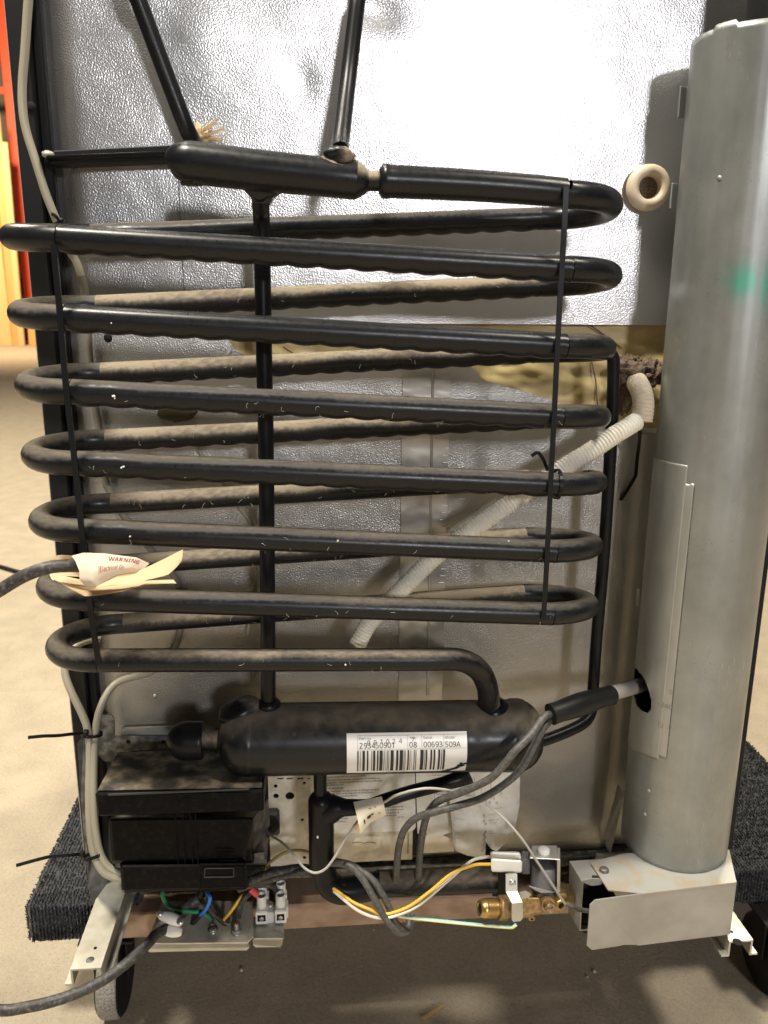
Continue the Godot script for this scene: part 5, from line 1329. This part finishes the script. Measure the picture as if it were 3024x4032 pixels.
	wire("looped_cable", [Vector3(-.0857, .2232, .086), Vector3(-.0796, .227, .092), Vector3(-.0697, .2279, .098), Vector3(-.061, .2204, .104), Vector3(-.0545, .2104, .108), Vector3(-.0479, .1972, .11), Vector3(-.0439, .189, .11)] + [Vector3(-.0369, .1782, .11), Vector3(-.0309, .1706, .108), Vector3(-.0239, .1676, .104), Vector3(-.0213, .1692, .098), Vector3(-.022, .1742, .092)], 0.0028, M.dark_cable, fr, "left one of two grey cables looping below the liquid pipe")
	wire("looped_cable", [Vector3(-.0833, .222, .082), Vector3(-.0704, .224, .09), Vector3(-.0628, .2226, .096), Vector3(-.0529, .2175, .101), Vector3(-.0452, .2059, .104), Vector3(-.039, .193, .106)] + [Vector3(-.0351, .182, .106), Vector3(-.0301, .1738, .106), Vector3(-.0244, .1678, .103), Vector3(-.0198, .167, .097), Vector3(-.0182, .1723, .09)], 0.0028, M.dark_cable, fr, "right one of two grey cables looping below the liquid pipe")
	# wires at the valve
	wire("yellow_wire", [Vector3(.0465, .2221, .096), Vector3(.0373, .2257, .1), Vector3(.0287, .228, .104), Vector3(.0109, .2244, .108), Vector3(-.0062, .2106, .11), Vector3(-.0249, .1963, .11), Vector3(-.0437, .1892, .108)] + [Vector3(-.0548, .1927, .106), Vector3(-.0677, .1952, .1), Vector3(-.0761, .1975, .094), Vector3(-.0845, .1987, .086)], 0.0013, M.yellow, fr)
	wire("white_wire", [Vector3(.0491, .2205, .084), Vector3(.0389, .2258, .092), Vector3(.0275, .2283, .1), Vector3(.0076, .2154, .106), Vector3(-.0155, .1979, .11), Vector3(-.0344, .1889, .11)] + [Vector3(-.0455, .1866, .109), Vector3(-.0548, .1873, .107), Vector3(-.0659, .19, .102), Vector3(-.0762, .1955, .096), Vector3(-.0845, .1965, .086)], 0.0013, M.white_wire, fr)
	part("ground_wire", Builder.new().tube(spline([Vector3(.0663, .1755, .112), Vector3(.0641, .1739, .112), Vector3(.0605, .1723, .111), Vector3(.0332, .1758, .11), Vector3(.0042, .1802, .109), Vector3(-.0246, .185, .108), Vector3(-.0395, .1864, .104)] , 6), 0.0014, 12, Vector3(0, 1, -0.75), true, 0.0, 1.0, [lin(0.05, 0.36, 0.30), lin(0.78, 0.56, 0.10)]), M.two_tone, fr, "green and yellow striped ground wire under the valve")
	wire("thermocouple_wire", [Vector3(.1107, .1871, .106), Vector3(.1066, .1917, .108), Vector3(.093, .215, .112), Vector3(.08, .2362, .113), Vector3(.0678, .2556, .112), Vector3(.0528, .2731, .108), Vector3(.0381, .2849, .104), Vector3(.0265, .2919, .104), Vector3(.0106, .3003, .108), Vector3(-.0122, .3064, .112), Vector3(-.0336, .2993, .108), Vector3(-.0438, .2877, .1)] + [Vector3(-.0586, .2758, .094), Vector3(-.0648, .2668, .094), Vector3(-.0755, .2527, .098), Vector3(-.0837, .2397, .101), Vector3(-.0913, .2302, .102), Vector3(-.0993, .2263, .101), Vector3(-.1067, .2279, .098), Vector3(-.1117, .2309, .094), Vector3(-.1192, .2363, .086), Vector3(-.128, .2343, .07), Vector3(-.1375, .2264, .05), Vector3(-.1417, .2214, .036)], 0.00105, M.pale_wire, fr, "thin pale wire from the gas port round the tank", 6)
	wire("thermocouple_sleeve", [Vector3(.1092, .1889, .1065), Vector3(.1146, .1867, .108), Vector3(.1218, .183, .108), Vector3(.1297, .1795, .106), Vector3(.1422, .171, .098)], 0.0020, M.dark_cable, fr)
	# wires between control box and plate
	wire("plate_wire", [Vector3(-.2326, .1739, .05), Vector3(-.2331, .1657, .046), Vector3(-.2304, .1569, .044), Vector3(-.2228, .1536, .046), Vector3(-.2073, .1534, .05), Vector3(-.2009, .1528, .05), Vector3(-.1951, .1459, .048), Vector3(-.1923, .1397, .047)], 0.0019, M.green, fr, "green wire curving over the plate to the first terminal")
	wire("plate_wire", [Vector3(-.1927, .1789, .06), Vector3(-.1901, .179, .064), Vector3(-.1902, .1753, .064), Vector3(-.193, .1676, .062), Vector3(-.1961, .1615, .06), Vector3(-.2001, .1549, .056)], 0.0017, M.blue, fr, "blue wire under the control box")
	wire("plate_wire", [Vector3(-.1973, .1579, .056), Vector3(-.2019, .1497, .052), Vector3(-.2077, .1403, .048), Vector3(-.2146, .1308, .044)], 0.0022, M.rubber, fr, "black wire reaching the cable clamp")
	wire("plate_wire", [Vector3(-.1592, .1719, .05), Vector3(-.1624, .1726, .056), Vector3(-.166, .1694, .058), Vector3(-.1735, .157, .056), Vector3(-.1797, .1464, .052), Vector3(-.1822, .1416, .05)], 0.0016, M.yellow, fr, "yellow wire to the second terminal")
	wire("plate_wire", [Vector3(-.196, .1691, .05), Vector3(-.1935, .1593, .052), Vector3(-.1901, .1521, .052), Vector3(-.184, .1454, .052), Vector3(-.176, .1341, .05), Vector3(-.1719, .13, .05)], 0.0022, M.cord, fr, "dark wire running to the stud")
	wire("plate_wire", [Vector3(-.1561, .1737, .054), Vector3(-.1607, .1722, .058), Vector3(-.1646, .165, .058), Vector3(-.1667, .1563, .055), Vector3(-.1681, .1475, .052)], 0.0029, M.cord, fr, "thick dark wire dropping on the stud from the red plug")
	wire("plate_wire", [Vector3(-.1596, .1674, .046), Vector3(-.1642, .1659, .05), Vector3(-.1656, .1651, .052), Vector3(-.1666, .1641, .053)], 0.0016, M.rubber, fr, "black sleeve of the yellow wire")
	part("crimp_plug", Builder.new().tube([Vector3(-.1564, .1784, .056), Vector3(-.1538, .1758, .056), Vector3(-.1514, .1709, .054)], 0.0027, 14), M.red, fr)
	wire("plate_wire", [Vector3(-.1564, .1755, .05), Vector3(-.1492, .1737, .046), Vector3(-.1408, .1716, .044), Vector3(-.1361, .1666, .042), Vector3(-.1342, .1597, .04)], 0.0024, M.cord, fr, "grey wire arching to the rear of the terminal block")
	wire("harness_tube", [Vector3(-.1655, .1871, .06), Vector3(-.1546, .1918, .062), Vector3(-.139, .1991, .064), Vector3(-.1236, .2038, .066), Vector3(-.1084, .2043, .066), Vector3(-.0918, .1932, .06)], 0.0036, M.cord, fr, "upper dark tube leaving the control box")
	wire("harness_tube", [Vector3(-.1661, .1791, .056), Vector3(-.1525, .1871, .06), Vector3(-.1368, .1941, .064), Vector3(-.12, .2011, .068), Vector3(-.1084, .204, .07), Vector3(-.0919, .1937, .066)], 0.0034, M.cord, fr, "lower dark tube leaving the control box")
	wire("brown_wire", [Vector3(-.146, .1858, .05), Vector3(-.1426, .1969, .052), Vector3(-.1358, .2049, .054), Vector3(-.1273, .2107, .054), Vector3(-.1178, .2118, .052), Vector3(-.1085, .2064, .046), Vector3(-.1013, .1981, .04)], 0.0014, mat(lin(0.34, 0.26, 0.09), 0.5), fr, "ochre wire arching over the perforated plate")

func sheath(path: Array) -> Builder:
	return Builder.new().tube(path, func(s, _t): return 0.0056 + 0.0005 * sin(s * 900.0), 16)

# ---------------------------------------------------------------- things fixed to or lying on others
func zip_tie(label: String, at: Vector3, axis: Vector3, rx: float, rz: float, tail: Array, w := 0.0024) -> void:
	var t := thing("zip_tie", label, "zip tie", at, "black zip ties")
	var y := axis.normalized()
	var x := y.cross(Vector3.BACK).normalized()
	var z := x.cross(y)
	var loop := []
	for k in 25:
		var a := TAU * k / 24.0
		loop.append(at + x * cos(a) * rx + z * sin(a) * rz)
	var b := Builder.new()
	for k in 24:
		var p: Vector3 = loop[k]
		var q: Vector3 = loop[k + 1]
		var o := ((p + q) * 0.5 - at).normalized() * 0.0012
		b.st.set_smooth_group(0)
		b.quad(p + y * w * 0.5, q + y * w * 0.5, q - y * w * 0.5, p - y * w * 0.5, -o)
		b.quad(p + o + y * w * 0.5, q + o + y * w * 0.5, q + o - y * w * 0.5, p + o - y * w * 0.5, o)
		b.st.set_smooth_group(-1)
		b.quad(p + y * w * 0.5, q + y * w * 0.5, q + o + y * w * 0.5, p + o + y * w * 0.5, y)
		b.quad(p - y * w * 0.5, q - y * w * 0.5, q + o - y * w * 0.5, p + o - y * w * 0.5, -y)
	part("tie_loop", b, M.black, t)
	part("tie_head", Builder.new().box(tail[0], Vector3(0.0046, 0.0042, 0.0044), 0.0008), M.black, t)
	part("tie_tail", Builder.new().ribbon(spline(tail, 5), y, w, 0.0011), M.black, t)

func loose_things() -> void:
	# power cord: from the clamp out to the left, round outside the picture and back into the warning tag
	var t := thing("power_cord", "thick scuffed black power cord held by the white clamp", "cord", Vector3(-.2257, .1484, .056))
	part("cord_sheath", Builder.new().tube(spline([Vector3(-.201, .1563, .03), Vector3(-.2071, .1527, .036), Vector3(-.2169, .1483, .044), Vector3(-.222, .1487, .054), Vector3(-.2254, .1513, .064)] + [Vector3(-.2354, .1537, .076), Vector3(-.2397, .1528, .084), Vector3(-.2583, .1481, .104), Vector3(-.2769, .1456, .118), Vector3(-.3009, .1441, .128), Vector3(-.3268, .1406, .13), Vector3(-.3443, .1398, .13), Vector3(-.3744, .1378, .12), Vector3(-.436, .1396, .08), Vector3(-.4781, .1904, .04), Vector3(-.4731, .3161, .03), Vector3(-.4246, .4067, .06)] + [Vector3(-.3585, .4487, .1), Vector3(-.3176, .4793, .14), Vector3(-.3011, .4901, .15), Vector3(-.2848, .4999, .152), Vector3(-.2701, .505, .151), Vector3(-.2581, .505, .147), Vector3(-.2444, .5016, .138), Vector3(-.2293, .4964, .126), Vector3(-.2183, .4835, .09)], 8), 0.0043, 16), M.cord, t)
	part("cord_boot", Builder.new().tube(spline([Vector3(-.2231, .1479, .046), Vector3(-.2179, .1503, .044), Vector3(-.2094, .1552, .042), Vector3(-.2031, .1582, .04)], 5), func(_s, u): return 0.0052 + 0.0006 * sin(u * 20.0), 16), M.dark_cable, t)
	# warning tag wrapped round the cord's end
	var w := thing("warning_tag", "folded buff warning tag with red print wrapped round a black cord", "tag", Vector3(-.2451, .4914, .15))
	var face := coons([Vector3(-.2543, .5121, .148), Vector3(-.2462, .5146, .15), Vector3(-.233, .5139, .15), Vector3(-.2139, .5089, .144), Vector3(-.2071, .5028, .138)], [Vector3(-.2419, .4973, .166), Vector3(-.2349, .4975, .168), Vector3(-.2325, .4987, .166), Vector3(-.2235, .5023, .16), Vector3(-.2132, .5008, .15)], [Vector3(-.2543, .5121, .148), Vector3(-.2487, .5115, .158), Vector3(-.2455, .5069, .163), Vector3(-.2451, .5017, .166), Vector3(-.2419, .4973, .166)], [Vector3(-.2071, .5028, .138), Vector3(-.2097, .5011, .145), Vector3(-.2132, .5008, .15)], Vector3(0, 0, 0.003))
	part("tag_face", Builder.new().sheet(face, 24, 16, Vector3(0, 0.2, 1), 0.0004), M.card_face, w)
	var under := coons([Vector3(-.2351, .4973, .1675), Vector3(-.2326, .4985, .1655), Vector3(-.2236, .5021, .1595), Vector3(-.2133, .5006, .1495), Vector3(-.1963, .5088, .15), Vector3(-.1825, .5157, .15)], [Vector3(-.2349, .4972, .168), Vector3(-.2164, .497, .164), Vector3(-.1913, .5016, .16), Vector3(-.1864, .5053, .157), Vector3(-.183, .509, .154)], [Vector3(-.2351, .4973, .1675), Vector3(-.2349, .4972, .168)], [Vector3(-.1825, .5157, .15), Vector3(-.1825, .5124, .152), Vector3(-.183, .509, .154)], Vector3(0, -0.001, 0.002))
	part("tag_curl", Builder.new().sheet(under, 24, 8, Vector3(0, 0.2, 1), 0.0004), M.card, w)
	var back := coons([Vector3(-.2767, .5022, .128), Vector3(-.2732, .5048, .126), Vector3(-.2699, .5055, .124), Vector3(-.2597, .5066, .13), Vector3(-.2378, .5087, .132)], [Vector3(-.2731, .493, .135), Vector3(-.2655, .4924, .13), Vector3(-.2517, .4896, .125), Vector3(-.2343, .4884, .12), Vector3(-.2264, .489, .12)], [Vector3(-.2767, .5022, .128), Vector3(-.2762, .4967, .13), Vector3(-.2731, .493, .135)], [Vector3(-.2378, .5087, .132), Vector3(-.2324, .4992, .125), Vector3(-.2264, .489, .12)])
	part("tag_back", Builder.new().sheet(back, 16, 10, Vector3(0, 0, 1), 0.0004), M.card, w)
	var lower := coons([Vector3(-.2731, .493, .135), Vector3(-.2643, .4937, .134), Vector3(-.252, .4888, .13), Vector3(-.233, .4878, .126), Vector3(-.2135, .4866, .126), Vector3(-.1932, .4883, .13)], [Vector3(-.2674, .4953, .146), Vector3(-.2551, .4925, .156), Vector3(-.2431, .4894, .164), Vector3(-.2314, .4908, .164), Vector3(-.2201, .4917, .162), Vector3(-.2081, .4933, .152), Vector3(-.1892, .489, .14)], [Vector3(-.2731, .493, .135), Vector3(-.2674, .4953, .146)], [Vector3(-.1932, .4883, .13), Vector3(-.1908, .4887, .135), Vector3(-.1892, .489, .14)], Vector3(0, -0.002, 0))
	part("tag_leaf", Builder.new().sheet(lower, 28, 10, Vector3(0, 0.7, 1), 0.0004), M.card, w)
	var print_at := func(x: float, y: float) -> Array:
		var p: Vector3 = face.call(clampf(0.10 + x / 0.060, 0.0, 1.0), clampf(0.0 - y / 0.0165 - 0.10 * x / 0.060, 0.0, 1.0))
		return [p, Vector3(0, 0.15, 1).normalized()]
	lettering([["WARNING", 0.0220, -0.0060, 0.0036, true, 1.05], ["(Electrical Gr", 0.0130, -0.0118, 0.0030, false, 1.0]], print_at, M.red_ink, w, "printed_warning", 0.0005)
	# strip of marked masking tape hung over the pipe
	var tp := thing("masking_tape", "strip of cream masking tape with black smudges hung over a pipe", "tape", Vector3(-.0553, .2698, .1))
	var tf := coons([Vector3(-.068, .285, .094), Vector3(-.0573, .2883, .096), Vector3(-.0454, .2911, .097)], [Vector3(-.063, .2656, .108), Vector3(-.0589, .268, .104), Vector3(-.0543, .2712, .102), Vector3(-.042, .2774, .102)], [Vector3(-.068, .285, .094), Vector3(-.0663, .2818, .102), Vector3(-.0643, .2732, .106), Vector3(-.063, .2656, .108)], [Vector3(-.0454, .2911, .097), Vector3(-.0439, .2869, .102), Vector3(-.042, .2774, .102)], Vector3(0, 0, 0.003))
	part("tape_strip", Builder.new().sheet(tf, 16, 16, Vector3(0, 0.2, 1), 0.0003), M.cream_paper, tp)
	part("tape_fold", Builder.new().slab([Vector3(-.0685, .2653, .098), Vector3(-.0638, .2718, .104), Vector3(-.0624, .2658, .108), Vector3(-.0655, .2637, .104)], Vector3(0, 0, -0.0003)), M.card, tp)
	var sm := noise(67, 0.6, 2)
	for s in [[470, 390, 14, 16, 0.3], [495, 380, 12, 7, 0.2], [433, 408, 5, 18, 0.1], [487, 330, 9, 4, 0.4], [540, 395, 9, 3, 0.1], [520, 330, 6, 3, 0.0]]:
		var c := Vector2((s[0] - 385.0) / 195.0, (s[1] - 268.0) / 190.0)
		part("ink_smudge", Builder.new().sheet(func(u, v):
			var a: float = TAU * u
			var k: float = v * (1.0 + 0.8 * sm.get_noise_2d(cos(a) * 6.0 + s[0], sin(a) * 6.0))
			return tf.call(clampf(c.x + cos(a) * s[2] * k / 195.0, 0.0, 1.0), clampf(c.y + sin(a) * s[3] * k / 190.0, 0.0, 1.0)) + Vector3(0, 0.0001, 0.0004), 20, 2, Vector3.BACK), M.ink, tp)
	zip_tie("black zip tie round two cream cables, its tail sticking out level left", Vector3(-.28, .3306, .052), Vector3(0.05, 1, -0.1), 0.0075, 0.0052, [Vector3(-.2832, .3349, .057), Vector3(-.2892, .3371, .062), Vector3(-.3005, .3402, .07), Vector3(-.31, .3435, .076), Vector3(-.3201, .3449, .08)])
	zip_tie("black zip tie on cream cables beside the carpeted bar, tail pointing down left", Vector3(-.2792, .2371, .08), Vector3(-0.25, 1, -0.2), 0.0075, 0.0052, [Vector3(-.2866, .2419, .084), Vector3(-.293, .2458, .09), Vector3(-.3066, .2495, .096), Vector3(-.3149, .2504, .1), Vector3(-.3302, .2489, .104)])
	zip_tie("zip tie strapping the corrugated hose to the coil, tail bent upwards", Vector3(.0776, .549, .113), Vector3(1, -0.05, 0), 0.0098, 0.0108, [Vector3(.0712, .5607, .112), Vector3(.069, .5622, .113), Vector3(.066, .5674, .116), Vector3(.0611, .5729, .118), Vector3(.0565, .5704, .118)])
	zip_tie("small zip tie round the grey cable just above the coil's left end", Vector3(-.2822, .7293, .016), Vector3(0.4, -1, 0), 0.0042, 0.0042, [Vector3(-.2792, .7307, .021), Vector3(-.2807, .7328, .024), Vector3(-.2827, .7348, .025), Vector3(-.2843, .7353, .025)])
	# litter and an old cable on the floor
	var sp := thing("wood_splinter", "small pale splinter of wood lying on the dark floor", "splinter", Vector3(.0116, .004, .0263))
	part("splinter_body", Builder.new().hexa([Vector3(-.0006, .0003, .0285), Vector3(.0039, .0003, .0318), Vector3(.0035, .003, .0343), Vector3(-.001, .003, .0311), Vector3(.0229, .0003, .0154), Vector3(.028, .0003, .0152), Vector3(.0275, .003, .0178), Vector3(.0224, .003, .018)], 0.0002), M.pine_pale, sp)
	var fc := part("floor_cable", Builder.new().tube(spline([Vector3(-1.0677, .004, -1.5503), Vector3(-.9231, .004, -1.4464), Vector3(-.8622, .004, -1.4), Vector3(-.8037, .004, -1.3756), Vector3(-.6879, .004, -1.3684)], 6), 0.006, 10), M.matte_black)
	tag(fc, "thin dark cable lying on the floor far left behind the refrigerator", "cable")
	for s in [[2340, 3823, 0.0040], [2312, 3845, 0.0024], [950, 3818, 0.0040], [1470, 3660, 0.002]]:
		var ch := part("floor_chip", Builder.new().lump(PYF(s), Vector3(s[2], s[2] * 0.6, s[2] * 1.3), noise(int(s[0]), 0.5), 0.5, Basis(), 12, 8), M.dirty_plate)
		tag(ch, ["pale chip on the floor left of the right foot", "tiny pale chip on the dark floor under the burner box", "pale chip on the floor below the terminal block", "tiny chip on the dark floor below the looped cables"][[2340, 2312, 950, 1470].find(s[0])], "chip", "chips on the floor")

func PYF(s: Array) -> Vector3:
	var at := {2340: Vector3(.1887, .001, -.0142), 2312: Vector3(.1789, .001, -.0076), 950: Vector3(-.1784, .001, -.0443), 1470: Vector3(-.0371, .001, -.0901)}
	return at[s[0]]

# ---------------------------------------------------------------- the moving dolly under it
func dolly() -> void:
	var d := thing("moving_dolly", "low wooden moving dolly with dark grey carpeted ends and casters", "dolly", Vector3(0, 0, -0.2))
	var nz := noise(69, 0.9, 3)
	for s in [-1, 1]:
		var x0 := -0.3655 if s < 0 else 0.262
		var x1 := -0.262 if s < 0 else 0.455
		var zf := 0.008 if s < 0 else 0.010
		var zb := -0.50 if s < 0 else -0.235
		# carpet wrapped over the bar: a rounded cross-section swept along z, with pile
		var sec := []
		for k in 48:
			var a := TAU * k / 48.0
			var c := Vector2(signf(cos(a)) * pow(absf(cos(a)), 0.14), signf(sin(a)) * pow(absf(sin(a)), 0.14))
			sec.append(c)
		var b := Builder.new()
		b.st.set_smooth_group(0)
		var rows := []
		for j in 121:
			var z := lerpf(zf, zb, j / 120.0)
			var row := []
			for k in 49:
				var c: Vector2 = sec[k % 48]
				var q := Vector3(lerpf(x0, x1, 0.5 + c.x * 0.5), lerpf(0.095, 0.1345, 0.5 + c.y * 0.5), z)
				var sh := 1.0 - 0.02 * float(j == 0 or j == 120)
				q += Vector3(c.x, c.y, 0) * 0.0016 * nz.get_noise_3d(q.x * 500.0, q.y * 500.0, q.z * 500.0)
				row.append(Vector3(lerpf((x0 + x1) / 2, q.x, sh), lerpf(0.115, q.y, sh), q.z))
			rows.append(row)
		var mid := Vector3((x0 + x1) / 2, 0.115, 0)
		for j in 120:
			for k in 48:
				var o: Vector3 = (rows[j][k] + rows[j + 1][k + 1]) / 2.0 - mid
				b.quad(rows[j][k], rows[j][k + 1], rows[j + 1][k + 1], rows[j + 1][k], Vector3(o.x, o.y, 0))
		for e in [0, 120]:
			for k in 48:
				b.tri(Vector3(mid.x, mid.y, rows[e][0].z), rows[e][k], rows[e][k + 1], Vector3.BACK if e == 0 else Vector3.FORWARD)
		part("carpeted_bar", b, M.carpet, d, "left carpeted end of the dolly" if s < 0 else "right carpeted end of the dolly")
		var pile := MultiMesh.new()
		pile.transform_format = MultiMesh.TRANSFORM_3D
		pile.use_colors = true
		var tuft := Builder.new()
		tuft.flat_faces()
		for q in 3:
			var w := TAU * q / 3.0
			tuft.tri(Vector3(cos(w), 0, sin(w)) * 0.0009, Vector3(cos(w + 2.1), 0, sin(w + 2.1)) * 0.0009, Vector3(0.0003, 0.0024, 0.0002), Vector3(cos(w + 1.05), 0.2, sin(w + 1.05)))
		pile.mesh = tuft.commit_mesh()
		var rng := RandomNumberGenerator.new()
		rng.seed = 5 + s
		var place := []
		var zl := maxf(zb, -0.24)
		for i in (15000 if s < 0 else 24000):
			var q: Vector3
			var n := Vector3.UP
			var pick := rng.randf()
			if pick < 0.62:
				q = Vector3(rng.randf_range(x0 + 0.002, x1 - 0.002), 0.1343, rng.randf_range(zl, zf))
			elif pick < 0.80:
				q = Vector3(rng.randf_range(x0 + 0.002, x1 - 0.002), rng.randf_range(0.096, 0.133), zf)
				n = Vector3.BACK
			else:
				q = Vector3(x0 if s < 0 else x1, rng.randf_range(0.096, 0.133), rng.randf_range(zl, zf))
				n = Vector3.RIGHT * signf(q.x - mid.x)
			q.x = snappedf(q.x, 0.0032) + rng.randf_range(-0.0006, 0.0006) if n.x == 0.0 else q.x
			if n.x != 0.0:
				q.z = snappedf(q.z, 0.0032) + rng.randf_range(-0.0006, 0.0006)
			n = (n + Vector3(rng.randf_range(-0.5, 0.5), rng.randf_range(-0.5, 0.5), rng.randf_range(-0.5, 0.5))).normalized()
			var t := n.cross(Vector3(0.3, 0.2, 0.9)).normalized()
			place.append(Transform3D(Basis(t, n, t.cross(n)).scaled_local(Vector3.ONE * rng.randf_range(0.7, 1.3)), q))
		pile.instance_count = place.size()
		for i in place.size():
			pile.set_instance_transform(i, place[i])
			var g := rng.randf()
			pile.set_instance_color(i, Color(0.012, 0.013, 0.016).lerp(Color(0.10, 0.104, 0.115), g * g))
		var mm := MultiMeshInstance3D.new()
		mm.name = numbered(d, "carpet_pile")
		mm.multimesh = pile
		mm.position = -d.position
		var pm := mat(Color.WHITE, 0.95)
		pm.vertex_color_use_as_albedo = true
		mm.material_override = pm
		mm.set_meta("kind", "stuff")
		d.add_child(mm, true)
	part("wood_rail", Builder.new().box(Vector3(0.0, 0.116, -0.012), Vector3(0.56, 0.027, 0.064), 0.0015), M.wood, d, "front wooden rail of the dolly")
	part("wood_rail", Builder.new().box(Vector3(0.0, 0.116, -0.46), Vector3(0.56, 0.027, 0.064), 0.0015), M.wood, d)
	for c in [[-0.296, -0.010, 0.0], [0.358, 0.016, 0.0], [-0.31, -0.45, 0.2], [0.31, -0.45, -0.2]]:
		var k := holder("caster", d)
		var at := Vector3(c[0], 0.0395, c[1])
		var ax := Vector3(cos(c[2]), 0, sin(c[2]))
		part("wheel", Builder.new().lathe([Vector2(0.0, -0.0125), Vector2(0.020, -0.0125), Vector2(0.024, -0.0110), Vector2(0.036, -0.0110), Vector2(0.0390, -0.0085), Vector2(0.0395, -0.004), Vector2(0.0395, 0.004), Vector2(0.0390, 0.0085), Vector2(0.036, 0.0110), Vector2(0.024, 0.0110), Vector2(0.020, 0.0125), Vector2(0.0, 0.0125)], at, ax, 48), M.matte_black, k)
		part("tyre", Builder.new().lathe([Vector2(0.0385, -0.0092), Vector2(0.0400, -0.0070), Vector2(0.0403, 0.0), Vector2(0.0400, 0.0070), Vector2(0.0385, 0.0092)], at, ax, 48), M.wheel, k)
		part("caster_fork", Builder.new().box(at + Vector3(0, 0.030, 0) + ax * 0.0155, Vector3(0.002, 0.052, 0.026), 0.0005, Basis(ax, Vector3.UP, ax.cross(Vector3.UP))), M.matte_black, k)
		part("caster_fork", Builder.new().box(at + Vector3(0, 0.030, 0) - ax * 0.0155, Vector3(0.002, 0.052, 0.026), 0.0005, Basis(ax, Vector3.UP, ax.cross(Vector3.UP))), M.matte_black, k)
		part("caster_plate", Builder.new().box(Vector3(c[0], 0.0935, c[1]), Vector3(0.05, 0.003, 0.05), 0.0005), M.matte_black, k)
